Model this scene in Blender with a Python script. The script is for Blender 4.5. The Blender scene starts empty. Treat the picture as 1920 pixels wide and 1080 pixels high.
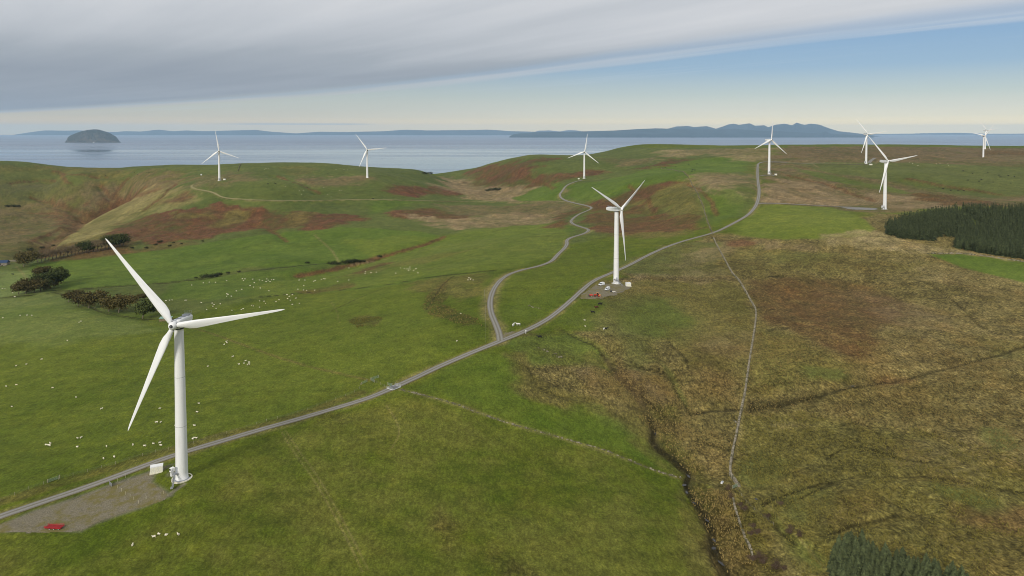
import bpy, bmesh, math, random
import numpy as np
from mathutils import Vector, Matrix, Euler

random.seed(7); rng = np.random.default_rng(7)
scn = bpy.context.scene
COL = scn.collection

# ------------------------------------------------------------------ camera
F = 1280.0                      # focal length in photo pixels (1920 wide)
PITCH = math.radians(2.3)
Y0 = 245.0                      # eye level row in the photo
CYP = Y0 + F * math.tan(PITCH)
ZC = 340.0                      # camera height above the sea
cam = bpy.data.cameras.new('camera'); camo = bpy.data.objects.new('camera', cam); COL.objects.link(camo)
cam.sensor_width = 36; cam.lens = 36 * F / 1920; cam.shift_y = (CYP - 540) / 1920
cam.clip_start = 1; cam.clip_end = 400000
camo.location = (0, 0, ZC); camo.rotation_euler = (math.pi / 2 - PITCH, 0, 0)
scn.camera = camo
scn.view_settings.view_transform = 'Standard'; scn.view_settings.look = 'None'
scn.view_settings.gamma = 1; scn.view_settings.exposure = 0; scn.view_settings.use_curve_mapping = False
scn.cycles.volume_bounces = 3
scn.cycles.max_bounces = 5
scn.cycles.use_denoising = True
scn.cycles.filter_width = 1.0

# ------------------------------------------------------------------ sun + sky
SUN_EL, SUN_AZ = math.radians(30), math.radians(206)    # azimuth clockwise from +Y: behind the camera and to its left
sun = bpy.data.lights.new('sun', 'SUN'); suno = bpy.data.objects.new('sun', sun); COL.objects.link(suno)
sun.energy = 2.6; sun.angle = math.radians(11); sun.color = (1, 0.955, 0.88)
sd = Vector((math.sin(SUN_AZ) * math.cos(SUN_EL), math.cos(SUN_AZ) * math.cos(SUN_EL), math.sin(SUN_EL)))
suno.rotation_euler = (-sd).to_track_quat('-Z', 'Y').to_euler()
suno.location = (0, 0, 900)

def srgb(r, g, b):
    f = lambda c: (c / 255 / 12.92) if c / 255 <= .04045 else ((c / 255 + .055) / 1.055) ** 2.4
    return (f(r), f(g), f(b), 1.0)

class NT:
    """short helper to write node trees"""
    def __init__(s, tree): s.t = tree; s.n = tree.nodes; s.l = tree.links
    def node(s, kind, **kw):
        n = s.n.new(kind)
        for k, v in kw.items(): setattr(n, k, v)
        return n
    def put(s, sock, v):
        if isinstance(v, bpy.types.NodeSocket): s.l.new(v, sock)
        elif v is not None: sock.default_value = v
    def math(s, op, a, b=0.0, c=None, clamp=False):
        n = s.node('ShaderNodeMath', operation=op, use_clamp=clamp)
        s.put(n.inputs[0], a); s.put(n.inputs[1], b)
        if c is not None: s.put(n.inputs[2], c)
        return n.outputs[0]
    def remap(s, v, a, b, c=0.0, d=1.0, smooth=True):
        n = s.node('ShaderNodeMapRange', interpolation_type='SMOOTHSTEP' if smooth else 'LINEAR')
        s.put(n.inputs['Value'], v); s.put(n.inputs['From Min'], a); s.put(n.inputs['From Max'], b)
        s.put(n.inputs['To Min'], c); s.put(n.inputs['To Max'], d)
        return n.outputs[0]
    def mix(s, f, a, b, blend='MIX'):
        n = s.node('ShaderNodeMix', data_type='RGBA', blend_type=blend)
        s.put(n.inputs[0], f); s.put(n.inputs[6], a); s.put(n.inputs[7], b)
        return n.outputs[2]
    def noise(s, vec, scale, detail=4, rough=.55, dist=0.0):
        n = s.node('ShaderNodeTexNoise'); s.put(n.inputs['Vector'], vec)
        n.inputs['Scale'].default_value = scale; n.inputs['Detail'].default_value = detail
        n.inputs['Roughness'].default_value = rough; n.inputs['Distortion'].default_value = dist
        return n.outputs['Fac']
    def comb(s, x, y, z=0.0):
        n = s.node('ShaderNodeCombineXYZ'); s.put(n.inputs[0], x); s.put(n.inputs[1], y); s.put(n.inputs[2], z)
        return n.outputs[0]
    def ramp(s, v, stops):
        n = s.node('ShaderNodeValToRGB'); e = n.color_ramp.elements
        while len(e) < len(stops): e.new(.5)
        for k, (p, c) in enumerate(stops): e[k].position = p; e[k].color = c
        s.put(n.inputs[0], v); return n.outputs[0]

world = bpy.data.worlds.new('World'); scn.world = world; world.use_nodes = True
W = NT(world.node_tree); W.n.clear()
tc = W.node('ShaderNodeTexCoord'); sep = W.node('ShaderNodeSeparateXYZ'); W.l.new(tc.outputs['Generated'], sep.inputs[0])
dx, dy, dz = sep.outputs
# clear sky: physical sky, blended towards the pale haze gradient of a sea horizon
sky = W.node('ShaderNodeTexSky', sky_type='NISHITA'); sky.sun_disc = False
sky.sun_elevation = SUN_EL; sky.sun_rotation = SUN_AZ; sky.altitude = 340; sky.dust_density = 2.0; sky.ozone_density = 1.5
skyc = W.mix(1.0, sky.outputs[0], (.09, .09, .09, 1), 'MULTIPLY')
elev = W.math('MULTIPLY', dz, 1.0)
east = W.remap(dx, -.75, .6)                                  # the air is greyer under the cloud to the left
grad_r = W.ramp(elev, [(0, (1.9, 1.42, .62, 1)), (.008, (1.9, 1.40, .60, 1)), (.013, (1.4, 1.14, .64, 1)), (.02, (1.04, .94, .67, 1)), (.03, (.83, .81, .67, 1)), (.05, (.58, .66, .63, 1)), (.085, srgb(154, 185, 212)), (.15, srgb(128, 166, 208)), (.5, srgb(90, 130, 190))])
grad_l = W.ramp(elev, [(0, (1.0, .72, .34, 1)), (.008, (1.0, .70, .34, 1)), (.02, (.65, .58, .45, 1)), (.03, (.55, .55, .48, 1)), (.05, (.47, .51, .49, 1)), (.09, srgb(150, 168, 185)), (.15, srgb(130, 155, 185)), (.5, srgb(90, 130, 190))])
clear = W.mix(.85, skyc, W.mix(east, grad_l, grad_r))
# altostratus sheet: a layer at constant height, its edge running away to the left
dzz = W.math('ADD', W.math('MAXIMUM', dz, 0.0), .03)
px_ = W.math('DIVIDE', dx, dzz); py_ = W.math('DIVIDE', dy, dzz)
e_ = W.math('ADD', W.math('MULTIPLY', px_, .76), W.math('MULTIPLY', py_, .65))
t_ = W.math('SUBTRACT', W.math('MULTIPLY', px_, .65), W.math('MULTIPLY', py_, .76))
bend = W.math('MAXIMUM', W.math('SUBTRACT', -5.0, t_), 0.0)
e_ = W.math('ADD', e_, W.math('MULTIPLY', W.math('POWER', bend, 2.0), .022))
wob = W.noise(W.comb(W.math('MULTIPLY', e_, .5), W.math('MULTIPLY', t_, .12)), 1.0, 4, .6)
e2 = W.math('ADD', e_, W.math('MULTIPLY', W.math('SUBTRACT', wob, .5), .9))
sheet = W.remap(e2, 6.4, 4.9)
# two pale bands along the edge
fine = W.noise(W.comb(W.math('MULTIPLY', e_, 5.0), W.math('MULTIPLY', t_, .22)), 1.0, 5, .6)
gap = W.math('MULTIPLY', W.remap(e2, 5.35, 5.6), W.remap(e2, 5.95, 5.7))
band = W.math('MULTIPLY', W.remap(e2, 5.65, 5.9), W.remap(e2, 6.3, 6.02))
wisp = W.math('MULTIPLY', W.math('MULTIPLY', W.remap(e2, 6.6, 6.9), W.remap(e2, 7.7, 7.1)), W.remap(fine, .45, .75))
dist_ = W.math('POWER', W.math('ADD', W.math('MULTIPLY', px_, px_), W.math('MULTIPLY', py_, py_)), .5)
big = W.noise(W.comb(W.math('MULTIPLY', e_, .30), W.math('MULTIPLY', t_, .10)), 1.0, 5, .55)
streak = W.noise(W.comb(W.math('MULTIPLY', e_, 1.3), W.math('MULTIPLY', t_, .16)), 1.0, 5, .6)
tone = W.math('ADD', W.remap(dist_, 3.6, 9.5, 1.0, .05, False), W.math('ADD', W.math('MULTIPLY', W.math('SUBTRACT', big, .5), 1.0), W.math('MULTIPLY', W.math('SUBTRACT', streak, .5), .45)), clamp=True)
cloudc = W.ramp(tone, [(0, srgb(150, 158, 170)), (.4, srgb(167, 174, 183)), (.8, srgb(198, 202, 208)), (1, srgb(212, 214, 218))])
c1 = W.mix(sheet, clear, cloudc)
c2 = W.mix(W.math('MULTIPLY', gap, .35), c1, srgb(165, 182, 202))
c3 = W.mix(W.math('MULTIPLY', band, W.remap(fine, .25, .7, .2, .6)), c2, W.mix(east, srgb(190, 188, 190), srgb(205, 212, 220)))
c4 = W.mix(W.math('MULTIPLY', wisp, .3), c3, srgb(200, 212, 222))
# a thin far bank of stratus low over the sea
lowb = W.math('MULTIPLY', W.math('MULTIPLY', W.remap(dz, .0075, .0085), W.remap(dz, .0115, .0095)), W.math('MULTIPLY', W.remap(dx, -.42, -.34), W.remap(dx, -.18, -.24)))
c5 = W.mix(W.math('MULTIPLY', lowb, .45), c4, srgb(150, 165, 185))
bg = W.node('ShaderNodeBackground'); W.put(bg.inputs[0], c5); bg.inputs[1].default_value = 1.0
wo = W.node('ShaderNodeOutputWorld'); W.l.new(bg.outputs[0], wo.inputs[0])

# ------------------------------------------------------------------ noise and geometry helpers
def _hash(ix, iy, seed):
    h = (ix.astype(np.int64) * 374761393 + iy.astype(np.int64) * 668265263 + seed * 1442695041) & 0xffffffff
    h = ((h ^ (h >> 13)) * 1274126177) & 0xffffffff
    return ((h ^ (h >> 16)) & 0xffffff) / float(0xffffff)
def vnoise(x, y, seed=0):
    ix = np.floor(x); iy = np.floor(y); fx = x - ix; fy = y - iy
    fx = fx * fx * (3 - 2 * fx); fy = fy * fy * (3 - 2 * fy)
    a = _hash(ix, iy, seed); b = _hash(ix + 1, iy, seed); c = _hash(ix, iy + 1, seed); d = _hash(ix + 1, iy + 1, seed)
    return (a + (b - a) * fx) * (1 - fy) + (c + (d - c) * fx) * fy
def fbm(x, y, scale, octaves=4, seed=0, gain=.5):
    s = 0; amp = 1; tot = 0; x = x / scale; y = y / scale
    for k in range(octaves):
        xr = x * .8 - y * .6; yr = x * .6 + y * .8
        s = s + amp * vnoise(xr + 17.3 * k, yr - 9.1 * k, seed + k); tot += amp; amp *= gain; x = xr * 2; y = yr * 2
    return s / tot * 2 - 1                                     # about -1..1
def sstep(a, b, v):
    t = np.clip((v - a) / (b - a), 0, 1); return t * t * (3 - 2 * t)

CP, SP = math.cos(PITCH), math.sin(PITCH)
def ray(px, py):
    xc = (px - 960) / F; yc = -(py - CYP) / F
    return xc, CP + SP * yc, CP * yc - SP                       # world x, y, z (z relative to camera)

# ------------------------------------------------------------------ terrain control: photo row/column and metres below the eye
CT = [ # near and middle ground
 (344,893,133),(0,975,136),(0,1080,139),(300,1000,137),(640,790,134),(738,727,131.5),(960,1080,146),(600,1000,141),(800,860,139),
 (1000,900,146),(1200,1000,150),(1380,912,152),(1300,900,153),(1340,1060,156),(1500,1040,152),(1650,1060,150),(1900,1060,146),(1900,900,142),(1650,900,145),
 (1450,800,147),(1600,760,141),(1750,740,139),(1900,780,138),(1500,690,136),(1650,600,130),(1450,560,128),(1560,530,126),(1430,650,134),(1700,680,135),
 (1900,640,131),(1800,560,127),(1700,500,120),(1800,530,124),(1152,531,123),(1152,560,124),(935,640,127.5),(1020,590,127),(920,560,128),(1000,700,134),(1150,700,137),(1200,780,146),(1280,720,142),
 (1270,640,134),(1250,570,128),(1350,530,124),(1350,700,139),(800,800,136),(850,700,132),(700,640,133),(600,700,137),(500,640,142),(420,720,139),
 (200,700,145),(50,800,143),(0,700,150),(150,620,151),(300,600,154),(380,590,153),(450,560,152),(0,600,160),(60,545,168),(150,560,160),(240,580,157),
 (0,500,182),(60,495,178),(100,480,178),(200,470,172),(180,500,170),(300,510,166),(400,520,161),(500,520,158),(620,490,160),(560,500,156),(700,475,158),
 (600,560,150),(700,540,145),(800,520,140),(880,545,131),(880,500,136),(1000,500,131),(820,440,148),(900,470,140),(1050,465,131),(1110,430,129),(1100,470,129),
 (1150,470,125),(1250,470,120),(1340,437,113),(1420,385,97),(1420,440,110),(1400,480,118),(1520,490,116),(1500,420,100),(1620,430,102),(1659,392,98.5),
 (1600,460,110),(1750,470,114),(1800,440,108),(1900,490,120),(1900,430,108),(1780,400,95),(1900,395,93),
 # the hill fields and bracken slopes
 (500,450,156),(400,470,164),(650,430,150),(750,430,148),(560,400,141),(450,410,150),(300,440,166),(240,440,170),(350,380,134),(450,370,122),(411,337,100.3),(500,345,104),
 (600,370,126),(688,328,97),(600,335,104),(750,350,118),(700,390,140),(850,380,148),(780,360,130),(870,365,150),(950,380,146),(1000,400,144),(900,420,146),(830,410,146),
 (900,350,153),(850,340,156),(822,327,157),(1000,360,140),(1060,370,131),(1060,345,113),(1094,336,109),(1040,330,107),(1000,345,128),(960,330,118),(950,340,132),
 (1110,388,131),(1075,415,134),(1160,400,124),(1180,370,113),(1180,345,97),(1250,400,116),(1250,370,103),(1250,340,86),(1330,400,106),(1330,360,86),(1400,350,82),(1300,320,74),(1420,310,75.5),(1441,327,76.5),
 (1380,335,80),(1400,300,69),(1230,320,88),
 # far left
 (200,400,185),(230,380,176),(100,430,200),(0,440,202),(0,400,190),(100,380,176),(100,350,150),(0,350,142),(200,350,142),(300,350,124),(250,345,130),(330,340,116),
 (0,328,118),(120,328,116),(260,330,114),
 # right middle distance
 (1550,370,98),(1550,345,89),(1625,308,68.2),(1700,330,79),(1700,355,93),(1800,345,86),(1900,350,90),(1800,320,75),(1900,320,76),(1847,294,73.4),(1700,300,66),(1520,305,68),(1900,375,95),(1750,375,100),
]
SK = [ # skyline: column, row, distance
 (-150,308,1900),(0,308.5,1900),(40,308.5,1950),(60,310,1950),(110,313,2000),(215,316,2000),(265,312,2000),(350,312.5,2000),(400,309,1850),(450,307,1750),(570,305.5,1750),(620,307,1750),(660,311,1750),(700,316,1760),(760,317.5,1850),(790,319.5,1900),(812,325,2200),
 (822,326,2500),(850,321,2300),(900,314,2100),(960,300,2000),(990,293.5,1950),(1030,292.5,1950),(1065,292,1980),(1120,290,2050),
 (1150,285,2500),(1200,281.5,2600),(1300,281,2600),(1400,279.5,2600),(1480,274.5,2600),(1530,273.5,2600),(1650,273,2700),(1800,273.5,2700),(1920,275,2700),(2080,276,2700)]
pts = []
for x, y, h in CT:
    r = ray(x, y); t = h / -r[2]; pts.append((r[0] * t, r[1] * t, -h))
for x, y, D in SK:
    r = ray(x, y); t = D / r[1]; pts.append((r[0] * t, D, r[2] * t))
    z = r[2] * t
    pts.append((r[0] * t * 1.25, D * 1.25, z - D * .25 * .12)); 
for u in (-1.3, -.8, -.4, 0, .4, .8, 1.3):
    pts.append((u * 4300, 4300, -330)); pts.append((u * 6500, 6500, -420))
    pts.append((u * 130, 130, -142)); pts.append((u * 60, 60, -142))
for x, y, z in ((-700,560,-168),(-330,240,-146),(-1100,1000,-200),(-1700,1700,-120),(720,620,-124),(420,260,-140),(900,800,-104),(1500,1300,-88),(2600,2600,-66)): pts.append((x, y, z))
pts = np.array(pts)
AU = 1.6
def rc(X, Y): return np.stack([AU * X / Y, np.log(Y)], -1)
PC = rc(pts[:, 0], pts[:, 1])
def kern(r2): return .5 * r2 * np.log(r2 + 1e-9)
d2 = ((PC[:, None] - PC[None]) ** 2).sum(-1)
n = len(PC); A = np.zeros((n + 3, n + 3)); A[:n, :n] = kern(d2) + np.eye(n) * 4e-4
A[:n, n] = A[n, :n] = 1; A[:n, n + 1:] = PC; A[n + 1:, :n] = PC.T
sol = np.linalg.solve(A, np.concatenate([pts[:, 2], np.zeros(3)]))
def base_h(X, Y):
    Q = rc(X, Y); out = sol[n] + Q @ sol[n + 1:]
    for k in range(n):
        out = out + sol[k] * kern(((Q - PC[k]) ** 2).sum(-1))
    return out

# the grid: columns of constant bearing, rows closer together near the camera
US = np.linspace(-.98, .98, 880)
ys = [140.0]
while ys[-1] < 6400: 
    y = ys[-1]; ys.append(y + min(y * y / (590 * 140), .0062 * y))
YS = np.array(ys); NR, NC = len(YS), len(US)
GX = YS[:, None] * US[None, :]; GY = np.repeat(YS[:, None], NC, 1)
H = base_h(GX, GY)
BASE = H.copy()

def g_idx(X, Y):
    X = np.asarray(X, float); Y = np.asarray(Y, float)
    ci = np.clip((X / Y - US[0]) / (US[1] - US[0]), 0, NC - 1.001)
    ri = np.clip(np.interp(Y, YS, np.arange(NR)), 0, NR - 1.001)
    return ri, ci
def sample(G, X, Y):
    ri, ci = g_idx(X, Y); r0 = ri.astype(int); c0 = ci.astype(int); fr = ri - r0; fc = ci - c0
    return (G[r0, c0] * (1 - fr) * (1 - fc) + G[r0 + 1, c0] * fr * (1 - fc) + G[r0, c0 + 1] * (1 - fr) * fc + G[r0 + 1, c0 + 1] * fr * fc)
def hit(px, py, G=None):
    """where the sight line of a photo pixel meets the terrain (x, y, z relative to eye)"""
    if G is None: G = H
    r = ray(px, py); u = r[0] / r[1]; m = r[2] / r[1]
    ci = min(max((u - US[0]) / (US[1] - US[0]), 0), NC - 1.001); c0 = int(ci); fc = ci - c0
    col = G[:, c0] * (1 - fc) + G[:, c0 + 1] * fc
    gap_ = YS * m - col
    k = np.argmax(gap_ < 0)
    if gap_[k] >= 0: k = int(np.argmin(gap_ / YS)); yy = YS[k]
    elif k == 0: yy = YS[0]
    else: yy = YS[k - 1] + (YS[k] - YS[k - 1]) * gap_[k - 1] / (gap_[k - 1] - gap_[k])
    return np.array([u * yy, yy, float(sample(G, u * yy, yy))])
def dens(poly, step=25, closed=False):
    """adds pixels along the edges of a traced outline"""
    P = list(poly) + ([poly[0]] if closed else []); out = []
    for a, b in zip(P[:-1], P[1:]):
        k = max(1, int(math.hypot(b[0] - a[0], b[1] - a[1]) / step))
        for i in range(k): out.append((a[0] + (b[0] - a[0]) * i / k, a[1] + (b[1] - a[1]) * i / k))
    if not closed: out.append(P[-1])
    return out
def smooth_line(P, it=2):
    P = [np.array(p, float) for p in P]
    for _ in range(it):
        Q = [P[0]]
        for a, b in zip(P[:-1], P[1:]): Q += [a * .75 + b * .25, a * .25 + b * .75]
        Q.append(P[-1]); P = Q
    return [tuple(p) for p in P]
def ground_line(pxs, step=25, sm=0, G=None):
    P = smooth_line(pxs, sm) if sm else pxs
    return np.array([hit(x, y, G) for x, y in dens(P, step)])
def seg_dist(X, Y, L, closed=False):
    """distance to a polyline and parameter of nearest point; X, Y flat arrays"""
    best = np.full(X.shape, 1e18); tt = np.zeros(X.shape); acc = 0
    P = L[:, :2]; Q = np.roll(P, -1, 0) if closed else P[1:]; P = P if closed else P[:-1]
    for a, b in zip(P, Q):
        d = b - a; l2 = d @ d + 1e-9
        t = np.clip(((X - a[0]) * d[0] + (Y - a[1]) * d[1]) / l2, 0, 1)
        q = (X - a[0] - t * d[0]) ** 2 + (Y - a[1] - t * d[1]) ** 2
        m = q < best; best = np.where(m, q, best); tt = np.where(m, acc + t * math.sqrt(l2), tt); acc += math.sqrt(l2)
    return np.sqrt(best), tt
def inside(X, Y, L):
    P = L[:, :2]; c = np.zeros(X.shape, bool)
    for a, b in zip(P, np.roll(P, -1, 0)):
        if a[1] == b[1]: continue
        c ^= ((a[1] > Y) != (b[1] > Y)) & (X < (b[0] - a[0]) * (Y - a[1]) / (b[1] - a[1]) + a[0])
    return c
FX, FY = GX.ravel(), GY.ravel()
def near_mask(L, pad):
    return np.nonzero((FX > L[:, 0].min() - pad) & (FX < L[:, 0].max() + pad) & (FY > L[:, 1].min() - pad) & (FY < L[:, 1].max() + pad))[0]

# ------------------------------------------------------------------ traced lines of the place (photo pixels)
ROAD = [(-60,993),(0,971),(60,947),(130,925),(200,900),(280,870),(360,844),(440,820),(500,802),(560,786),(620,768),(670,754),(700,744),(738,728),(780,708),(830,684),(880,663),(940,640),(985,621),(1020,604),(1050,582),(1075,560),(1095,541),(1115,525),(1145,513),(1180,498),(1220,476),(1260,459),(1300,447),(1340,437),(1370,422),(1400,406),(1415,391),(1421,378),(1424,360),(1421,340),(1420,322),(1421,308)]
ROAD2 = [(938,640),(937,628),(930,609),(921,590),(918,570),(921,552),(931,533),(948,517),(975,507),(1010,500),(1035,491),(1045,478),(1060,465),(1064,456),(1061,451),(1072,445),(1092,440),(1104,434),(1104,430),(1085,425),(1069,418),(1073,411),(1085,402),(1098,397),(1112,391),(1104,387),(1080,382),(1060,377),(1050,370),(1049,364),(1056,357),(1060,349),(1075,342),(1092,338)]
TRACK_L = [(420,333),(400,338),(378,342),(360,346),(357,350),(365,355),(385,358),(400,361),(408,366),(415,371),(440,374),(520,377),(600,376),(680,374),(760,376),(850,378),(960,378),(1040,377),(1062,379)]
SPUR = [(1421,382),(1440,381),(1500,384),(1560,387),(1600,389),(1645,391)]
WALL_MAIN = [(1338,447),(1345,462),(1356,482),(1366,500),(1374,515),(1384,524),(1396,543),(1408,565),(1417,580),(1418,592),(1414,625),(1407,665),(1402,700),(1398,730),(1390,770),(1380,820),(1371,860),(1368,888),(1376,900),(1385,912)]
WALL_UP = [(1281,322),(1290,332),(1298,345),(1308,365),(1318,385),(1323,405),(1330,425),(1337,440)]
WALL_FIELD = [(752,731),(790,740),(850,756),(900,776),(960,796),(1020,812),(1080,829),(1130,842),(1190,868),(1240,887),(1275,896)]
WALL_LOW = [(1374,935),(1378,952),(1388,985),(1398,1012),(1408,1030),(1411,1045)]
BURN = [(1128,668),(1142,690),(1160,712),(1186,735),(1200,760),(1216,785),(1226,810),(1222,830),(1236,845),(1262,862),(1285,885),(1290,897),(1283,908),(1286,925),(1300,940),(1308,955),(1322,972),(1332,990),(1340,1010),(1336,1028),(1350,1052),(1365,1080),(1375,1110)]
DITCHES = [ # (line, depth, half width m, cover half-width factor)
 ([(1926,648),(1880,667),(1840,678),(1790,692),(1740,705),(1690,716),(1640,722),(1600,725)], 1.2, 3),
 ([(1600,725),(1560,738),(1500,750),(1440,763),(1395,768),(1340,771),(1292,777)], 1.2, 3),
 ([(1292,777),(1270,745),(1260,715),(1240,700),(1190,690),(1150,680)], 1.0, 3),
 ([(1740,530),(1780,556),(1810,580),(1830,605),(1860,625),(1895,628),(1930,615)], 1.0, 2.5),
 ([(1430,950),(1440,942),(1480,925),(1540,908),(1610,892),(1680,894),(1740,890),(1800,900),(1860,915),(1920,920)], .8, 2.0),
 ([(1500,935),(1540,915),(1560,905)], .6, 2),
 ([(1550,860),(1575,840),(1620,835),(1660,850),(1700,862),(1760,866)], .8, 2.2),
 ([(1590,780),(1640,800),(1660,830),(1680,855)], .5, 1.5),
 ([(1560,1000),(1600,985),(1650,975),(1690,965)], .8, 2.5),
 ([(1440,975),(1460,1000),(1490,1020)], .8, 2.5),
 ([(1050,620),(1085,640),(1120,652),(1135,675),(1150,700),(1190,735),(1230,770),(1262,800)], .8, 3),
 ([(1140,655),(1160,672),(1200,690),(1240,700),(1280,720)], .6, 2),
 ([(1250,635),(1262,655),(1285,672),(1290,690)], .8, 2),
 ([(990,690),(1010,735),(1060,748),(1120,752)], .6, 2),
 ([(1440,518),(1490,517),(1560,523),(1640,530),(1700,545),(1740,556)], .5, 2),
 ([(560,515),(640,500),(760,468),(800,455),(830,445)], 5.0, 14),
 ([(100,547),(150,545),(240,535),(330,528),(400,520),(480,505),(560,497),(620,492),(680,492),(710,485)], 1.5, 7),
 ([(0,560),(80,553),(110,548),(180,585),(260,598),(330,600)], .8, 4),
 ([(480,560),(540,553),(600,546),(700,538),(760,528),(800,522),(860,514),(930,508)], .8, 3.5),
 ([(620,585),(670,560),(720,540)], .3, 2),
 ([(800,580),(815,555),(840,525),(852,518)], .4, 2),
 # the deep glen on the left
 ([(80,480),(95,460),(120,440),(150,420),(175,405),(200,394),(230,382)], 16, 26),
 ([(230,382),(215,365),(225,350),(240,335)], 7, 20),
 ([(230,382),(270,366),(300,355)], 6, 18),
 ([(60,400),(110,402),(150,410)], 3, 14),
 ([(60,372),(110,385),(150,398),(172,406)], 9, 13), ([(275,348),(256,362),(238,378)], 9, 12), ([(190,345),(198,360),(212,376)], 8, 11), ([(20,345),(90,338),(140,346)], 5, 12), ([(330,345),(300,372),(270,392)], 4, 9), ([(60,455),(90,440),(120,428)], 6, 12), ([(350,395),(300,420),(260,448)], 3, 10), ([(100,322),(150,330),(200,332)], 5, 14),
 ([(960,330),(1000,340),(1040,352)], 5, 12), ([(1180,350),(1210,370),(1230,400)], 4, 10), ([(1290,345),(1330,372),(1345,405)], 3, 9), ([(1480,330),(1560,350),(1640,378)], 4, 12), ([(1700,335),(1780,350),(1880,365)], 4, 12), ([(520,330),(560,345),(600,362)], 5, 12), ([(470,395),(500,430),(540,452)], 3, 10),
]
KNOLLS = [ # px, py, radius m, height m
 (1520,700,26,2.5),(1470,720,20,2),(1650,640,60,3),(380,640,40,1.5),(520,495,60,4),(200,375,60,7),(60,360,70,8),(120,345,60,6),(150,440,50,6),
 (330,420,70,5),(250,455,60,4),(560,345,50,5),(800,352,60,5),(1340,297,60,5),(1400,500,30,1.5),(1290,700,18,2),(1330,660,25,2),(1180,720,14,1.5),
 (890,340,60,3),(1000,310,70,4),(1180,300,90,4),(1660,345,80,-3),(1560,340,70,3),(1750,310,90,3),(1000,450,50,2),(1010,530,40,1.0),(700,560,50,1.5),(880,470,50,2.5),
]
Hf = H.ravel()
for L_, dep, wid in DITCHES:
    L = ground_line(L_, 20, 1, BASE); I = near_mask(L, wid * 4)
    if len(I) == 0: continue
    d, t = seg_dist(FX[I] + fbm(FX[I], FY[I], wid * 6, 2, 5) * wid * 1.2, FY[I] + fbm(FX[I], FY[I], wid * 6, 2, 9) * wid * 1.2, L)
    Hf[I] -= dep * (.9 if dep < 2 else 1) * np.exp(-(d / wid) ** 2)
for x, y, rad, hh in KNOLLS:
    c = hit(x, y, BASE); I = near_mask(c[None, :], rad * 3)
    Hf[I] += hh * np.exp(-((FX[I] - c[0]) ** 2 + (FY[I] - c[1]) ** 2) / rad ** 2)
# burn channel
Lb = ground_line(BURN, 12, 1, BASE); I = near_mask(Lb, 40)
d, t = seg_dist(FX[I] + fbm(FX[I], FY[I], 7, 3, 15) * 2.2, FY[I] + fbm(FX[I], FY[I], 7, 3, 19) * 2.2, Lb)
Hf[I] -= 1.5 * np.exp(-(d / 1.5) ** 2) + 1.2 * np.exp(-(d / 11) ** 2)
H = Hf.reshape(NR, NC); 
# road mask keeps the ground smooth there
quiet = np.zeros(len(FX))
PADS = {'near': [(20,985),(60,958),(150,925),(280,882),(325,868),(290,890),(282,905),(322,930),(250,955),(180,978),(150,993),(60,990)],
        'mid': [(1080,560),(1100,540),(1128,524),(1160,528),(1195,532),(1178,545),(1160,556),(1130,562)],
        'right': [(1575,388),(1650,389),(1645,395),(1590,393)]}
for L_ in (ROAD, ROAD2, TRACK_L, SPUR):
    L = ground_line(L_, 20, 1); I = near_mask(L, 20); d, t = seg_dist(FX[I], FY[I], L); quiet[I] = np.maximum(quiet[I], sstep(9, 3.5, d))
for P_ in PADS.values():
    L = np.array([hit(*p) for p in dens(P_, 30, True)]); I = near_mask(L, 8); ins = inside(FX[I], FY[I], L); quiet[I] = np.maximum(quiet[I], ins * 1.0)
TURB = { # name: x, y, yaw, azimuth of first blade  (yaw 0 looks at the camera side, positive turns to the right)
 'near': (-126.6,256.7,3,82.2), 'mid': (83.9,545.6,45,58.5), 'right': (466.3,851.0,9,80.0), 'a': (450.5,1194.5,22,7.9), 'b': (722.8,1392.1,3,81.5),
 'c': (1287.9,1864.4,5,40.8), 'd': (1542.0,2224.5,6,80.8), 'e': (163.1,1538.6,2,9.3), 'f': (-594.2,1383.4,21,111.4), 'g': (-311.0,1464.8,11,84.6)}
for x, y, _, _ in TURB.values():
    I = near_mask(np.array([[x, y, 0]]), 30); d = np.hypot(FX[I] - x, FY[I] - y); quiet[I] = np.maximum(quiet[I], sstep(16, 7, d))
quiet = quiet.reshape(NR, NC)

# ------------------------------------------------------------------ ground cover, painted on the terrain as vegetation
C = {'pasture': ((74,88,18),(100,108,32)), 'lawn': ((72,92,26),(98,114,42)), 'pale': ((98,114,54),(122,130,74)), 'bright': ((88,102,32),(112,120,46)),
     'hillgreen': ((72,84,34),(100,106,52)), 'olive': ((88,84,38),(118,108,58)), 'moor': ((100,91,48),(144,129,80)), 'moorgreen': ((86,87,36),(120,114,56)),
     'brown': ((74,56,28),(114,88,52)), 'bracken': ((82,53,36),(112,76,52)), 'tan': ((118,100,70),(154,134,98)), 'straw': ((134,120,78),(178,160,114)),
     'rush': ((60,52,24),(104,90,50)), 'dark': ((34,32,16),(56,50,26)), 'rust': ((90,62,38),(118,86,56)), 'gravel': ((106,100,84),(134,128,112)), 'bank': ((116,108,62),(150,138,88)),
     'mud': ((50,42,30),(74,62,46)), 'hillbrown': ((94,82,54),(124,106,74)), 'mount': ((72,78,46),(94,94,60))}
lin = lambda c: np.array(srgb(*c)[:3])
CT_ = {k: (lin(a), lin(b)) for k, (a, b) in C.items()}
N1 = (fbm(FX, FY, 55, 5, 31, .6)); N2 = fbm(FX, FY, 9, 3, 41, .6); N3 = fbm(FX, FY, 260, 4, 51)
WX = fbm(FX, FY, 30, 4, 61, .6); WY = fbm(FX, FY, 30, 4, 71, .6)
WBX = fbm(FX, FY, 140, 3, 81); WBY = fbm(FX, FY, 140, 3, 91)
def cover(kind, I=slice(None)):
    a, b = CT_[kind]; m = np.clip(.5 + .5 * N1[I] + .4 * N2[I] + .25 * N3[I], 0, 1)[:, None]
    return a * (1 - m) + b * m
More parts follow.
